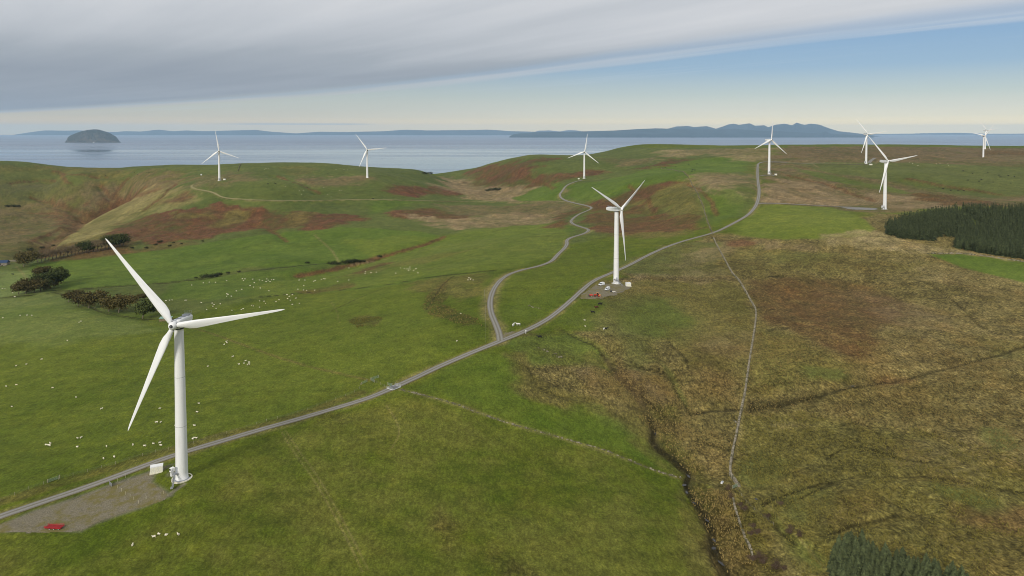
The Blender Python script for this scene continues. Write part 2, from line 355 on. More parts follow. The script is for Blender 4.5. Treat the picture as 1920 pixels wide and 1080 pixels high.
ALB = cover('pasture'); ROUGH = np.full(len(FX), .12)          # roughness: how tussocky the cover is
RG = {'pasture': .15, 'lawn': .08, 'pale': .08, 'bright': .08, 'hillgreen': .1, 'olive': .4, 'moor': .9, 'moorgreen': .7, 'brown': .6, 'bracken': .45, 'tan': .5, 'straw': .6, 'rush': 1, 'dark': .6, 'rust': .6, 'gravel': .05, 'bank': .4, 'mud': .3, 'hillbrown': .5, 'mount': .3}
def blend(I, a, kind):
    a = a[:, None]; ALB[I] = ALB[I] * (1 - a) + cover(kind, I) * a
    ROUGH[I] = ROUGH[I] * (1 - a[:, 0]) + RG[kind] * a[:, 0]
def paint(poly, kind, alpha=1.0, soft=.012, warp=.02, brk=0.0):
    if kind in ('bracken', 'brown', 'rust', 'tan', 'hillbrown'): brk = max(brk, .35); warp *= 1.5; soft *= 1.4
    L = np.array([hit(*p) for p in dens(poly, 30, True)])
    D = L[:, 1].mean(); s = soft * D; w = warp * D
    I = near_mask(L, w + 2 * s)
    if len(I) == 0: return
    x = FX[I] + WX[I] * w + WBX[I] * w * .6; y = FY[I] + WY[I] * w * 1.6 + WBY[I] * w
    d, _ = seg_dist(x, y, L, True); sg = np.where(inside(x, y, L), d, -d)
    sg = sg + (brk * N1[I] * D * .05 if brk else 0)
    a = sstep(-s, s, sg) * alpha
    if brk: a = a * np.clip(1 - brk * .5 + 1.1 * brk * N2[I] + 1.5 * brk * N1[I], 0, 1)
    blend(I, a, kind)
def line(pxs, kind, wid, alpha=1.0, jit=1.0, sm=1, brk=.3):
    L = ground_line(pxs, 20, sm); I = near_mask(L, wid * 4 + 4)
    if len(I) == 0: return
    d, _ = seg_dist(FX[I] + WX[I] * jit * wid, FY[I] + WY[I] * jit * wid, L)
    wf = np.maximum(wid, FY[I] * .0011)
    a = sstep(wf, wf * .35, d) * alpha * np.minimum(1, wid / (FY[I] * .0011)) * np.clip(1 - brk + brk * 2 * (.5 + N2[I]), 0, 1)
    blend(I, a, kind)

R_ = 2100; B_ = 1200; L_0 = -200
# broad zones first
paint([(L_0,560),(300,600),(500,560),(900,500),(1150,440),(1400,400),(1400,275),(L_0,290)], 'hillgreen', 1, .01)
paint([(1000,640),(960,700),(990,740),(1100,770),(1225,810),(1285,885),(1290,905),(1345,1010),(1400,1200),(R_,1300),(R_,440),(1640,400),(1400,440),(1330,440),(1200,480),(1150,540),(1100,640)], 'moor', 1, .022, .035)
# left glen and rough hill
paint([(L_0,300),(220,318),(330,330),(350,380),(260,400),(230,440),(240,470),(120,470),(60,490),(L_0,500)], 'olive', .9, .02, .03, .25)
paint([(150,342),(230,335),(330,340),(330,360),(250,385),(190,400),(130,395),(120,360)], 'hillbrown', .9, .02, .03, .3)
paint([(0,385),(70,390),(150,400),(160,425),(110,450),(60,470),(L_0,480),(L_0,380)], 'hillbrown', .7, .02, .04, .5)
paint([(85,398),(160,400),(175,408),(130,420),(95,424)], 'rust', .8, .01, .02, .3)
paint([(190,385),(235,378),(220,392),(170,405),(160,398)], 'bracken', .8, .01, .02, .2)
paint([(60,458),(120,455),(200,462),(260,470),(230,482),(100,488),(60,480)], 'rust', .6, .01, .02, .2)
paint([(340,348),(350,360),(300,380),(240,408),(180,440),(110,465),(95,458),(150,425),(210,392),(280,362)], 'bank', .8, .012, .02, .35)
paint([(L_0,322),(100,322),(200,330),(150,345),(L_0,350)], 'hillgreen', .8, .02, .02, .2)
paint([(L_0,352),(80,350),(110,362),(60,372),(L_0,370)], 'mount', .7, .02, .03, .2)
paint([(210,418),(300,405),(340,398),(370,390),(400,388),(440,392),(520,395),(600,402),(680,402),(680,408),(620,428),(540,430),(470,432),(380,448),(300,458),(235,460),(200,455),(210,430)], 'bracken', .95, .006, .012, .15)
paint([(230,470),(300,462),(380,454),(300,478),(220,486),(120,486),(90,492),(60,486),(150,470)], 'rust', .5, .01, .02, .3)
paint([(320,405),(400,400),(400,410),(330,412)], 'olive', .8, .006, .01, .3)
paint([(430,402),(470,398),(450,420),(400,428),(395,422)], 'olive', .8, .006, .01, .3)
paint([(540,400),(590,398),(560,422),(560,430),(530,430)], 'olive', .7, .006, .01, .3)
paint([(160,420),(280,395),(300,370),(350,362),(380,368),(330,395),(260,410),(220,430),(160,450)], 'bank', .6, .01, .02, .3)
paint([(290,378),(350,362),(360,368),(310,385)], 'bracken', .8, .006, .01, .2)
# hill around the left turbines
paint([(370,335),(420,325),(480,330),(440,342),(380,345)], 'hillbrown', .6, .01, .02, .4)
paint([(560,332),(690,334),(690,344),(640,350),(570,342)], 'hillbrown', .8, .01, .015, .2)
paint([(535,312),(600,315),(590,325),(545,328)], 'olive', .6, .01, .02, .3)
paint([(700,358),(730,348),(790,348),(840,355),(890,363),(860,366),(780,367),(740,367)], 'bracken', 1, .005, .008)
paint([(780,340),(815,345),(870,362),(850,362),(800,348)], 'tan', .6, .005, .01, .2)
paint([(820,328),(880,340),(940,344),(1000,348),(1060,374),(1055,382),(870,372),(860,362),(830,345)], 'tan', .95, .008, .015, .15)
paint([(850,322),(960,300),(1000,294),(1060,292),(1070,305),(1020,318),(1000,345),(960,348),(900,338),(830,330)], 'hillgreen', 1, .008, .015)
paint([(880,320),(1000,296),(1055,297),(1020,308),(985,320),(1000,340),(975,350),(900,340),(870,334)], 'bracken', .95, .008, .015, .2)
paint([(1010,330),(1060,322),(1120,318),(1135,324),(1080,334),(1000,350),(985,350)], 'bracken', .9, .006, .01, .1)
paint([(690,376),(800,378),(820,380),(760,386),(720,395),(690,400)], 'lawn', .8, .008, .01)
paint([(740,395),(810,388),(845,400),(880,402),(880,410),(760,408),(720,400)], 'bracken', .9, .006, .01, .1)
paint([(770,404),(860,410),(1000,400),(1060,395),(1050,412),(960,425),(870,430),(800,420)], 'tan', 1, .008, .015, .1)
paint([(810,383),(960,385),(1060,380),(1095,388),(1070,398),(960,405),(860,404),(820,395)], 'hillbrown', .8, .01, .015, .3)
paint([(880,345),(960,350),(1050,365),(1060,378),(960,374),(880,368)], 'tan', .6, .01, .02, .2)
paint([(960,372),(1050,340),(1060,350),(1048,366),(1050,376),(980,378)], 'lawn', 1, .005, .006)
# fields of the middle
paint([(60,495),(300,470),(500,440),(640,425),(780,432),(820,440),(760,466),(640,496),(560,500),(470,500),(330,526),(120,545),(60,530)], 'lawn', 1, .005, .006)
paint([(L_0,510),(60,505),(90,520),(110,548),(0,562),(L_0,565)], 'pale', .9, .006, .01)
paint([(100,550),(0,562),(L_0,566),(L_0,640),(200,640),(330,620),(240,598)], 'pale', .55, .03, .03)
paint([(330,528),(480,508),(560,500),(640,500),(760,470),(900,450),(1060,440),(1090,425),(1050,416),(900,432),(800,450),(640,500),(700,520),(930,505),(700,540),(450,560),(300,560)], 'lawn', .8, .01, .01)
paint([(640,450),(820,440),(900,430),(1060,418),(1060,450),(1040,480),(940,508),(800,520),(700,535),(560,550),(450,565),(500,530),(700,490)], 'bright', .75, .01, .015)
paint([(690,592),(650,600),(670,615),(710,612),(720,595)], 'rush', .9, .004, .012, .3)
paint([(790,575),(800,555),(840,525),(830,570),(900,600),(905,612),(870,612),(800,588)], 'rush', .6, .004, .01, .2)
paint([(780,530),(850,515),(910,515),(900,560),(860,570),(840,545),(770,545)], 'olive', .7, .01, .02, .4)
paint([(620,520),(700,500),(830,475),(900,465),(820,490),(740,505),(660,525)], 'olive', .5, .01, .02, .3)
paint([(560,545),(640,528),(680,520),(660,535),(590,550)], 'bracken', .5, .004, .01, .3)
paint([(660,510),(720,493),(740,492),(700,505),(670,515)], 'bracken', .6, .004, .01, .2)
# bracken slope behind the central turbine
paint([(1120,375),(1180,360),(1240,338),(1290,335),(1300,350),(1320,400),(1330,425),(1280,440),(1200,448),(1150,440),(1090,420),(1100,400)], 'olive', .9, .01, .02, .2)
paint([(1110,380),(1170,362),(1230,340),(1280,338),(1250,352),(1200,380),(1160,385),(1140,400),(1110,395)], 'bracken', .95, .006, .012, .15)
paint([(1100,405),(1160,395),(1200,385),(1260,405),(1310,395),(1325,425),(1250,432),(1180,440),(1130,430),(1085,415)], 'bracken', .8, .006, .015, .35)
paint([(1040,400),(1100,388),(1105,396),(1070,405),(1060,430),(1030,430),(1035,412)], 'bracken', .8, .006, .012, .3)
paint([(1170,400),(1230,395),(1260,385),(1240,402),(1180,408)], 'hillgreen', .8, .006, .01, .2)
paint([(1060,345),(1120,338),(1200,322),(1290,300),(1400,290),(1400,320),(1320,335),(1250,342),(1200,350),(1120,375),(1070,376)], 'lawn', 1, .006, .01)
paint([(1150,284),(1250,281),(1220,300),(1130,294)], 'hillgreen', 1, .01, .01)
paint([(1250,281),(1480,276),(1440,300),(1380,305),(1340,290),(1230,300)], 'tan', .75, .01, .02, .2)
paint([(1190,318),(1250,300),(1300,297),(1260,310),(1210,318)], 'bracken', .9, .006, .01, .1)
paint([(1230,300),(1190,312),(1140,305),(1130,296),(1200,297)], 'hillbrown', .7, .01, .01, .3)
paint([(1300,345),(1330,330),(1390,322),(1415,330),(1420,380),(1395,400),(1350,415),(1330,420)], 'hillgreen', .9, .008, .01)
paint([(1300,330),(1340,325),(1415,325),(1418,345),(1380,375),(1360,365),(1310,352)], 'tan', .85, .01, .02, .3)
paint([(1320,360),(1380,358),(1400,378),(1380,405),(1340,425),(1325,395)], 'lawn', .8, .008, .012, .15)
# right middle distance
paint([(1425,300),(1480,275),(R_,277),(R_,400),(1850,385),(1700,392),(1640,400),(1430,385),(1425,340)], 'hillbrown', 1, .008, .01)
paint([(1440,330),(1500,345),(1560,355),(1640,365),(1800,378),(1780,392),(1640,390),(1430,380)], 'tan', .75, .008, .012, .2)
paint([(1480,305),(1600,305),(1700,305),(1800,310),(R_,320),(R_,350),(1850,372),(1780,362),(1700,350),(1640,335),(1560,322)], 'hillgreen', .95, .01, .015, .15)
paint([(1480,312),(1560,325),(1640,345),(1720,362),(1790,374),(1740,370),(1640,355),(1540,335)], 'lawn', .7, .008, .01, .1)
paint([(1700,362),(1780,366),(1880,382),(1880,388),(1780,384),(1730,376)], 'brown', 1, .005, .008)
paint([(1480,280),(1700,276),(R_,279),(R_,292),(1700,300),(1500,296)], 'hillbrown', 1, .01, .015, .1)
paint([(1840,282),(R_,282),(R_,292),(1860,290),(1830,286)], 'brown', .7, .006, .01, .2)
paint([(1390,415),(1430,382),(1560,388),(1600,400),(1645,428),(1620,440),(1540,450),(1500,448),(1440,450),(1380,440)], 'bright', 1, .004, .006)
paint([(1740,478),(1800,476),(1920,490),(R_,500),(R_,545),(1920,530),(1860,515),(1800,500)], 'lawn', 1, .003, .004)
paint([(1540,440),(1640,430),(1700,450),(1800,465),(1920,492),(1800,476),(1700,474),(1600,462),(1540,458)], 'straw', .75, .005, .015, .35)
paint([(1340,448),(1440,452),(1520,455),(1520,468),(1420,465),(1350,460)], 'tan', .6, .005, .01, .3)
paint([(1350,448),(1390,447),(1405,455),(1395,464),(1362,460)], 'rust', .9, .004, .008)
paint([(1350,462),(1560,470),(1720,490),(1700,510),(1500,512),(1375,512)], 'moorgreen', .6, .01, .03, .5)
paint([(1150,540),(1200,528),(1350,522),(1400,545),(1416,590),(1410,650),(1400,700),(1340,700),(1290,690),(1260,650),(1200,620),(1130,600)], 'olive', .9, .015, .02)
paint([(1110,560),(1200,555),(1270,560),(1290,600),(1250,660),(1200,690),(1140,660),(1060,620)], 'hillgreen', .65, .03, .03, .2)
paint([(1140,500),(1200,515),(1380,515),(1366,500),(1340,450),(1280,452),(1200,480)], 'hillgreen', .8, .01, .015, .3)
paint([(1290,468),(1350,462),(1370,500),(1380,520),(1200,524),(1160,525),(1260,500)], 'tan', .55, .01, .02, .5)
paint([(1160,523),(1240,517),(1380,515),(1390,524),(1240,526)], 'rush', .45, .004, .01, .4)
paint([(1400,520),(1500,517),(1620,530),(1700,560),(1690,600),(1640,640),(1600,680),(1540,650),(1440,610),(1418,590),(1395,545)], 'brown', .95, .012, .015, .1)
paint([(1640,560),(1720,570),(1800,605),(1760,640),(1680,630)], 'hillbrown', .5, .02, .03, .5)
paint([(1690,500),(1900,530),(R_,560),(R_,640),(1900,625),(1820,590),(1740,545)], 'moor', .6, .02, .03)
paint([(1418,620),(1500,640),(1620,690),(1590,720),(1480,740),(1405,740)], 'moorgreen', .7, .02, .02, .2)
paint([(1500,688),(1580,690),(1600,712),(1560,722),(1510,712)], 'hillgreen', .8, .01, .012, .2)
paint([(1600,720),(1700,712),(1740,722),(1660,730)], 'rust', .7, .006, .01, .3)
paint([(1400,752),(1480,742),(1560,735),(1580,742),(1480,762),(1400,772)], 'dark', .8, .006, .01, .3)
paint([(1150,690),(1200,700),(1250,720),(1260,770),(1290,830),(1250,830),(1180,770),(1150,720),(1110,705)], 'brown', .45, .01, .015, .4)
paint([(1290,660),(1380,650),(1395,720),(1380,760),(1310,760),(1290,710)], 'brown', .45, .02, .02, .4)
paint([(1235,680),(1262,700),(1285,750),(1290,775),(1275,760),(1255,715)], 'hillgreen', .7, .004, .006, .2)
paint([(1190,760),(1260,760),(1270,790),(1210,785)], 'moorgreen', .8, .01, .012, .2)
paint([(1090,690),(1200,700),(1240,745),(1220,770),(1180,760),(1140,725),(1080,715)], 'hillbrown', .6, .008, .012, .4)
paint([(1395,780),(1500,770),(1700,800),(1900,860),(R_,900),(R_,1300),(1450,1300),(1380,1080),(1380,930),(1372,880)], 'moorgreen', .7, .03, .03, .3)
paint([(1380,960),(1440,950),(1560,1000),(1560,1300),(1380,1300)], 'moorgreen', .6, .02, .02, .2)
paint([(1780,940),(1920,940),(R_,950),(R_,1000),(1880,985),(1790,975)], 'rust', .6, .01, .015, .4)
paint([(1290,915),(1375,920),(1385,960),(1420,1080),(1430,1300),(1360,1200),(1345,1030),(1300,950)], 'brown', .55, .006, .01, .25)
paint([(1405,975),(1440,985),(1500,1080),(1560,1300),(1420,1300)], 'brown', .5, .01, .015, .5)
paint([(1395,925),(1430,945),(1480,990),(1540,1050),(1600,1200),(1500,1200),(1470,1080),(1420,1000)], 'bank', .45, .01, .015, .4)
paint([(1700,800),(1860,770),(R_,800),(R_,850),(1800,860)], 'moor', .5, .02, .03)
paint([(1830,795),(1900,800),(1920,830),(1860,830)], 'hillgreen', .6, .012, .02, .2)
paint([(1740,895),(1850,930),(1870,950),(1800,935),(1750,915)], 'hillgreen', .4, .012, .02, .2)
for P_, k_d, al in (([(1395,870),(1440,850),(1500,868),(1490,905),(1430,925),(1385,905)], 'hillgreen', .6), ([(1450,930),(1520,915),(1560,940),(1540,990),(1480,975)], 'hillgreen', .45), ([(1420,940),(1470,985),(1540,1035),(1556,1060),(1530,1080),(1460,1010)], 'lawn', .5),
    ([(1720,890),(1790,900),(1860,940),(1840,955),(1770,925)], 'hillgreen', .55), ([(1440,795),(1500,785),(1520,800),(1470,815)], 'straw', .4), ([(1600,810),(1720,820),(1800,850),(1760,875),(1640,850)], 'hillbrown', .5),
    ([(1500,940),(1650,930),(1700,960),(1600,980),(1520,985)], 'brown', .35), ([(1700,970),(1920,990),(R_,1060),(1800,1060)], 'brown', .3), ([(1830,640),(1920,630),(R_,660),(R_,700),(1860,680)], 'hillgreen', .35),
    ([(1560,540),(1700,560),(1760,600),(1660,600)], 'hillbrown', .35), ([(1420,600),(1480,640),(1440,700),(1405,690)], 'olive', .5), ([(1640,650),(1760,660),(1840,700),(1720,700)], 'brown', .3),
    ([(1100,770),(1180,775),(1225,815),(1220,835),(1160,810)], 'lawn', .4), ([(1285,640),(1390,620),(1395,690),(1300,680)], 'tan', .3), ([(1180,580),(1250,565),(1280,600),(1240,650),(1170,640)], 'lawn', .4),
    ([(1500,480),(1640,490),(1680,510),(1560,508)], 'brown', .3), ([(1440,470),(1540,476),(1560,490),(1450,486)], 'hillgreen', .4), ([(1700,500),(1800,505),(1840,530),(1740,530)], 'straw', .25)):
    paint(P_, k_d, al, .014, .025, .25)
# foreground pasture, darker and mossy towards the bottom
paint([(500,820),(800,760),(960,800),(1280,900),(1345,1030),(1400,1300),(L_0,1300),(L_0,1030),(150,1010),(340,950)], 'olive', .38, .04, .04, .5)
paint([(L_0,700),(0,640),(330,630),(500,560),(760,540),(905,640),(740,725),(500,790),(330,845),(150,890),(0,940),(L_0,960)], 'bright', .35, .02, .02)
paint([(930,640),(1060,630),(1130,660),(1150,700),(1100,690),(1000,690),(960,660)], 'lawn', .8, .01, .012, .1)
paint([(950,665),(990,670),(1000,700),(1040,725),(1100,745),(1090,755),(1010,745),(980,720)], 'olive', .8, .008, .012, .3)
paint([(1000,760),(1130,765),(1215,810),(1222,835),(1285,890),(1200,865),(1100,830),(980,798),(830,750),(780,735),(880,670),(960,665),(985,740)], 'lawn', .5, .01, .012)
paint([(960,560),(1100,530),(1060,590),(990,610),(950,610)], 'lawn', .3, .02, .02)
for P_ in ([(820,950),(870,1000),(850,1020),(810,990)], [(900,1000),(960,1040),(1000,1080),(920,1080)], [(600,775),(650,780),(640,792),(600,790)], [(1010,655),(1050,665),(1090,690),(1060,690),(1015,668)]):
    paint(P_, 'rush', .5, .02, .02, .5)
# road verges, gravel yard, path, ruts
for L_ in (ROAD, ROAD2):
    line(L_, 'bank', 5.5, .6, .8, 1, .5)
line(ROAD2[:10], 'bank', 9, .6, .4)
paint([(0,985),(60,960),(150,930),(280,884),(330,868),(288,892),(284,906),(326,930),(255,956),(180,982),(150,998),(60,1000),(0,1000)], 'gravel', .9, .006, .006)
line([(318,928),(330,918),(345,908)], 'gravel', 1.4, .8, .2)
line([(322,888),(335,882),(344,893)], 'gravel', 3, .5, .4)
paint(PADS['mid'], 'olive', .9, .004, .006)
line(TRACK_L, 'bank', 2.6, .8, .3, 1, 0)
line([(285,575),(330,603),(400,625),(450,643),(510,667),(560,683),(620,697),(680,710),(700,714)], 'olive', 1.8, .8, .4)
line([(0,943),(60,925),(120,905),(200,883),(280,855),(340,838),(420,815),(520,790),(620,757),(680,735)], 'olive', 5, .7, .6)
for L_ in ([(535,805),(550,830),(600,900),(650,990),(690,1070)], [(528,808),(543,835),(592,905),(640,990),(680,1075)], [(725,760),(745,790),(750,815),(735,840)], [(620,565),(632,585),(636,605)]):
    line(L_, 'bank', .5, .5, .3)
for L_ in ([(752,731),(850,757),(960,797),(1080,830),(1200,872),(1280,900)], WALL_MAIN, WALL_UP):
    line(L_, 'bank', 2.2, .5, .8)
line([(1290,896),(1310,905),(1345,908),(1375,915)], 'bank', 1.3, .6, .6)
line([(230,380),(200,398),(150,430),(110,455),(85,480)], 'bracken', 9, .7, .5)
for L_, dep, wid in DITCHES:
    line(L_, 'dark' if dep < 3 else 'rust', wid * (.48 if dep < 3 else .5), .74, .7)
line([(560,515),(640,500),(760,468),(800,455),(830,445)], 'rust', 5, .7, .6)
line([(590,440),(620,465),(635,490)], 'bank', 2, .6, .4)
line([(30,500),(45,512),(50,525)], 'bank', 2, .5, .2)
line([(x - 14, y + 4) for x, y in BURN], 'olive', 9, .6, 1.2, 1, .5); line([(x + 14, y) for x, y in BURN], 'rush', 6, .45, 1.2, 1, .6); line([(960,668),(985,735),(1060,752),(1120,758),(1180,775),(1225,812)], 'olive', 9, .6, 1.2, 1, .5); line(BURN, 'mud', 3.0, .5, 1.0); line(BURN[5:], 'dark', 1.7, .9, .5, 1, .2)
for L_ in ([(1480,600),(1540,620),(1590,640)], [(1660,565),(1700,590),(1745,612)], [(1460,625),(1530,655),(1580,680)], [(1430,940),(1500,1010),(1560,1080)]):
    line(L_, 'bank', .8, .5, .4)
for L_ in ([(430,340),(560,330),(680,330)], [(660,495),(740,482)], [(1310,352),(1290,360),(1350,365)], [(1440,304),(1560,305),(1620,308)], [(1510,300),(1530,310),(1536,314)], [(1640,308),(1650,300),(1660,298)]):
    line(L_, 'tan', 2.5, .6, .4)

# yards of gravel round the near turbine are real sheets further down; tint below them

# long drainage folds in the moor
sep_n = fbm(FX * 1.0, FY * 1.0, 26, 3, 111)
# ------------------------------------------------------------------ relief from cover
dist_f = np.clip(GY / 700, .3, 3)
rough = ROUGH.reshape(NR, NC)
calm = 1 - quiet
small = (vnoise(GX / 2.2, GY / 2.2, 201) - .5) * .55 + (vnoise(GX / 4.7, GY / 4.7, 203) - .5) * .9 + (fbm(GX, GY, 14, 3, 205)) * .5
fade = sstep(1300, 500, GY)
H = H + calm * (small * rough * (0.35 + .65 * fade) * .8 + fbm(GX, GY, 90, 5, 210, .55) * (.7 + 1.4 * rough + 1.6 * sstep(450, 1000, GY)) * sstep(3800, 1500, GY) + fbm(GX, GY, 260, 4, 220, .55) * 3.2 * sstep(450, 1300, GY) * sstep(3500, 2300, GY) + fbm(GX, GY, 6, 2, 230) * .05)
ridg = 1 - np.abs(fbm(GX, GY, 75, 4, 240, .6))
ridg2 = 1 - np.abs(fbm(GX, GY, 160, 4, 250, .55))
H = H + calm * (ridg2 - .75) * 9 * sstep(800, 1200, GY) * sstep(2400, 1900, GY) * sstep(.25, .5, rough)
H = H + calm * (ridg - .75) * 7 * sstep(700, 1100, GY) * sstep(2600, 2000, GY) * sstep(.2, .5, rough)
# tussock relief is real, gap shade is also painted in the material; old and new growth differ in colour too
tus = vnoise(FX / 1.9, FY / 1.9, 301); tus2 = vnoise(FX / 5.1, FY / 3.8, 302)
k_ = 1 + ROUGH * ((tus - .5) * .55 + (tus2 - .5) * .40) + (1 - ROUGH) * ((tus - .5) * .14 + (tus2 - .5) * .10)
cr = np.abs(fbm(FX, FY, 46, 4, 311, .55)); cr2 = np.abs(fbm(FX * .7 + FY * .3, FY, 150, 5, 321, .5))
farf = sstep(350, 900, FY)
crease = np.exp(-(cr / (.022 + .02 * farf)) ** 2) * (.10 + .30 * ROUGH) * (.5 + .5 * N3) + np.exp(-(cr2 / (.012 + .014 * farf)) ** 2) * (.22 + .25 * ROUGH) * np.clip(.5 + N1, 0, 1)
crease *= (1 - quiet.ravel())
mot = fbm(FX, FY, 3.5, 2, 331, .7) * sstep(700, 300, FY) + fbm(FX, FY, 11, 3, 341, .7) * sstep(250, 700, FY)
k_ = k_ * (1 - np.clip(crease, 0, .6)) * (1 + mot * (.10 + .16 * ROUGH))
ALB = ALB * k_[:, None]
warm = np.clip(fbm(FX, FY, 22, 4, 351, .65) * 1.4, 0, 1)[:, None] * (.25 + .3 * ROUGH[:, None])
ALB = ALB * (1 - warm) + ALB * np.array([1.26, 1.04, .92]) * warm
ALB = np.clip(ALB, .004, .9)
HZ = H + ZC
def zat(x, y): return float(sample(HZ, x, y))
def P3(px, py): q = hit(px, py); return Vector((q[0], q[1], q[2] + ZC))

# ------------------------------------------------------------------ object helpers
def new_mat(name): 
    m = bpy.data.materials.new(name); m.use_nodes = True; t = NT(m.node_tree); b = t.n['Principled BSDF']; return m, t, b
def simple(name, col, rough=.6, spec=.4, var=.12, scale=3.0, metal=0.0, bump=0.0):
    m, t, b = new_mat(name); g = t.node('ShaderNodeTexCoord')
    nz = t.noise(g.outputs['Object'], scale, 5, .6)
    c = col if len(col) == 4 else (*col, 1)
    lo = tuple(v * (1 - var) for v in c[:3]) + (1,); hi = tuple(min(1, v * (1 + var)) for v in c[:3]) + (1,)
    t.put(b.inputs['Base Color'], t.mix(t.remap(nz, .3, .7), lo, hi)); b.inputs['Roughness'].default_value = rough
    b.inputs['Specular IOR Level'].default_value = spec; b.inputs['Metallic'].default_value = metal
    if bump:
        bn = t.node('ShaderNodeBump'); bn.inputs['Strength'].default_value = 1; bn.inputs['Distance'].default_value = bump
        t.put(bn.inputs['Height'], t.noise(g.outputs['Object'], scale * 3, 4, .6)); t.l.new(bn.outputs[0], b.inputs['Normal'])
    return m
def mesh_from(name, V, Fc, mats=(), smooth=False, mi=None):
    me = bpy.data.meshes.new(name); me.from_pydata([tuple(v) for v in V], [], Fc); 
    for m in mats: me.materials.append(m)
    if mi is not None: me.polygons.foreach_set('material_index', mi)
    if smooth: me.polygons.foreach_set('use_smooth', [True] * len(me.polygons))
    me.update(); return me
def link(name, me, parent=None, **kw):
    o = bpy.data.objects.new(name, me); COL.objects.link(o)
    if parent is not None: o.parent = parent
    for k, v in kw.items(): o[k] = v
    return o
def thing(name, loc, label, cat, group=None, rz=0.0):
    o = bpy.data.objects.new(name, None); COL.objects.link(o); o.location = loc; o.rotation_euler = (0, 0, rz)
    o.empty_display_size = .5; o['label'] = label; o['category'] = cat
    if group: o['group'] = group
    return o
class MB:
    def __init__(s): s.v = []; s.f = []; s.m = []
    def add(s, V, Fc, mi=0):
        k = len(s.v); s.v += [tuple(v) for v in V]; s.f += [tuple(i + k for i in f) for f in Fc]; s.m += [mi] * len(Fc)
    def box(s, c, d, rz=0, mi=0, taper=1.0, M=None):
        x, y, z = d[0] / 2, d[1] / 2, d[2] / 2; V = []
        for sz in (-1, 1):
            k = taper if sz > 0 else 1
            for sx, sy in ((-1, -1), (1, -1), (1, 1), (-1, 1)): V.append(Vector((sx * x * k, sy * y * k, sz * z)))
        R = Matrix.Rotation(rz, 3, 'Z') if M is None else M
        V = [R @ v + Vector(c) for v in V]
        s.add(V, [(0, 3, 2, 1), (4, 5, 6, 7), (0, 1, 5, 4), (1, 2, 6, 5), (2, 3, 7, 6), (3, 0, 4, 7)], mi)
    def bar(s, a, b, w, mi=0, n=4):
        a = Vector(a); b = Vector(b); d = (b - a); 
        if d.length < 1e-6: return
        q = d.to_track_quat('Z', 'Y'); V = []
        for e in (a, b):
            for k in range(n):
                t = 2 * math.pi * (k + .5) / n; V.append(e + q @ Vector((math.cos(t) * w, math.sin(t) * w, 0)))
        s.add(V, [(k, (k + 1) % n, n + (k + 1) % n, n + k) for k in range(n)] + [tuple(range(n))[::-1], tuple(range(n, 2 * n))], mi)
    def lathe(s, prof, n=24, mi=0, cap=True, M=None, c=(0, 0, 0)):
        V = []; 
        for r, z in prof:
            for k in range(n):
                t = 2 * math.pi * k / n; v = Vector((r * math.cos(t), r * math.sin(t), z))
                if M is not None: v = M @ v
                V.append(v + Vector(c))
        Fc = [(i * n + k, i * n + (k + 1) % n, (i + 1) * n + (k + 1) % n, (i + 1) * n + k) for i in range(len(prof) - 1) for k in range(n)]
        if cap: Fc += [tuple(range(n))[::-1], tuple(range((len(prof) - 1) * n, len(prof) * n))]
        s.add(V, Fc, mi)
    def mesh(s, name, mats, smooth=False): return mesh_from(name, s.v, s.f, mats, smooth, s.m)

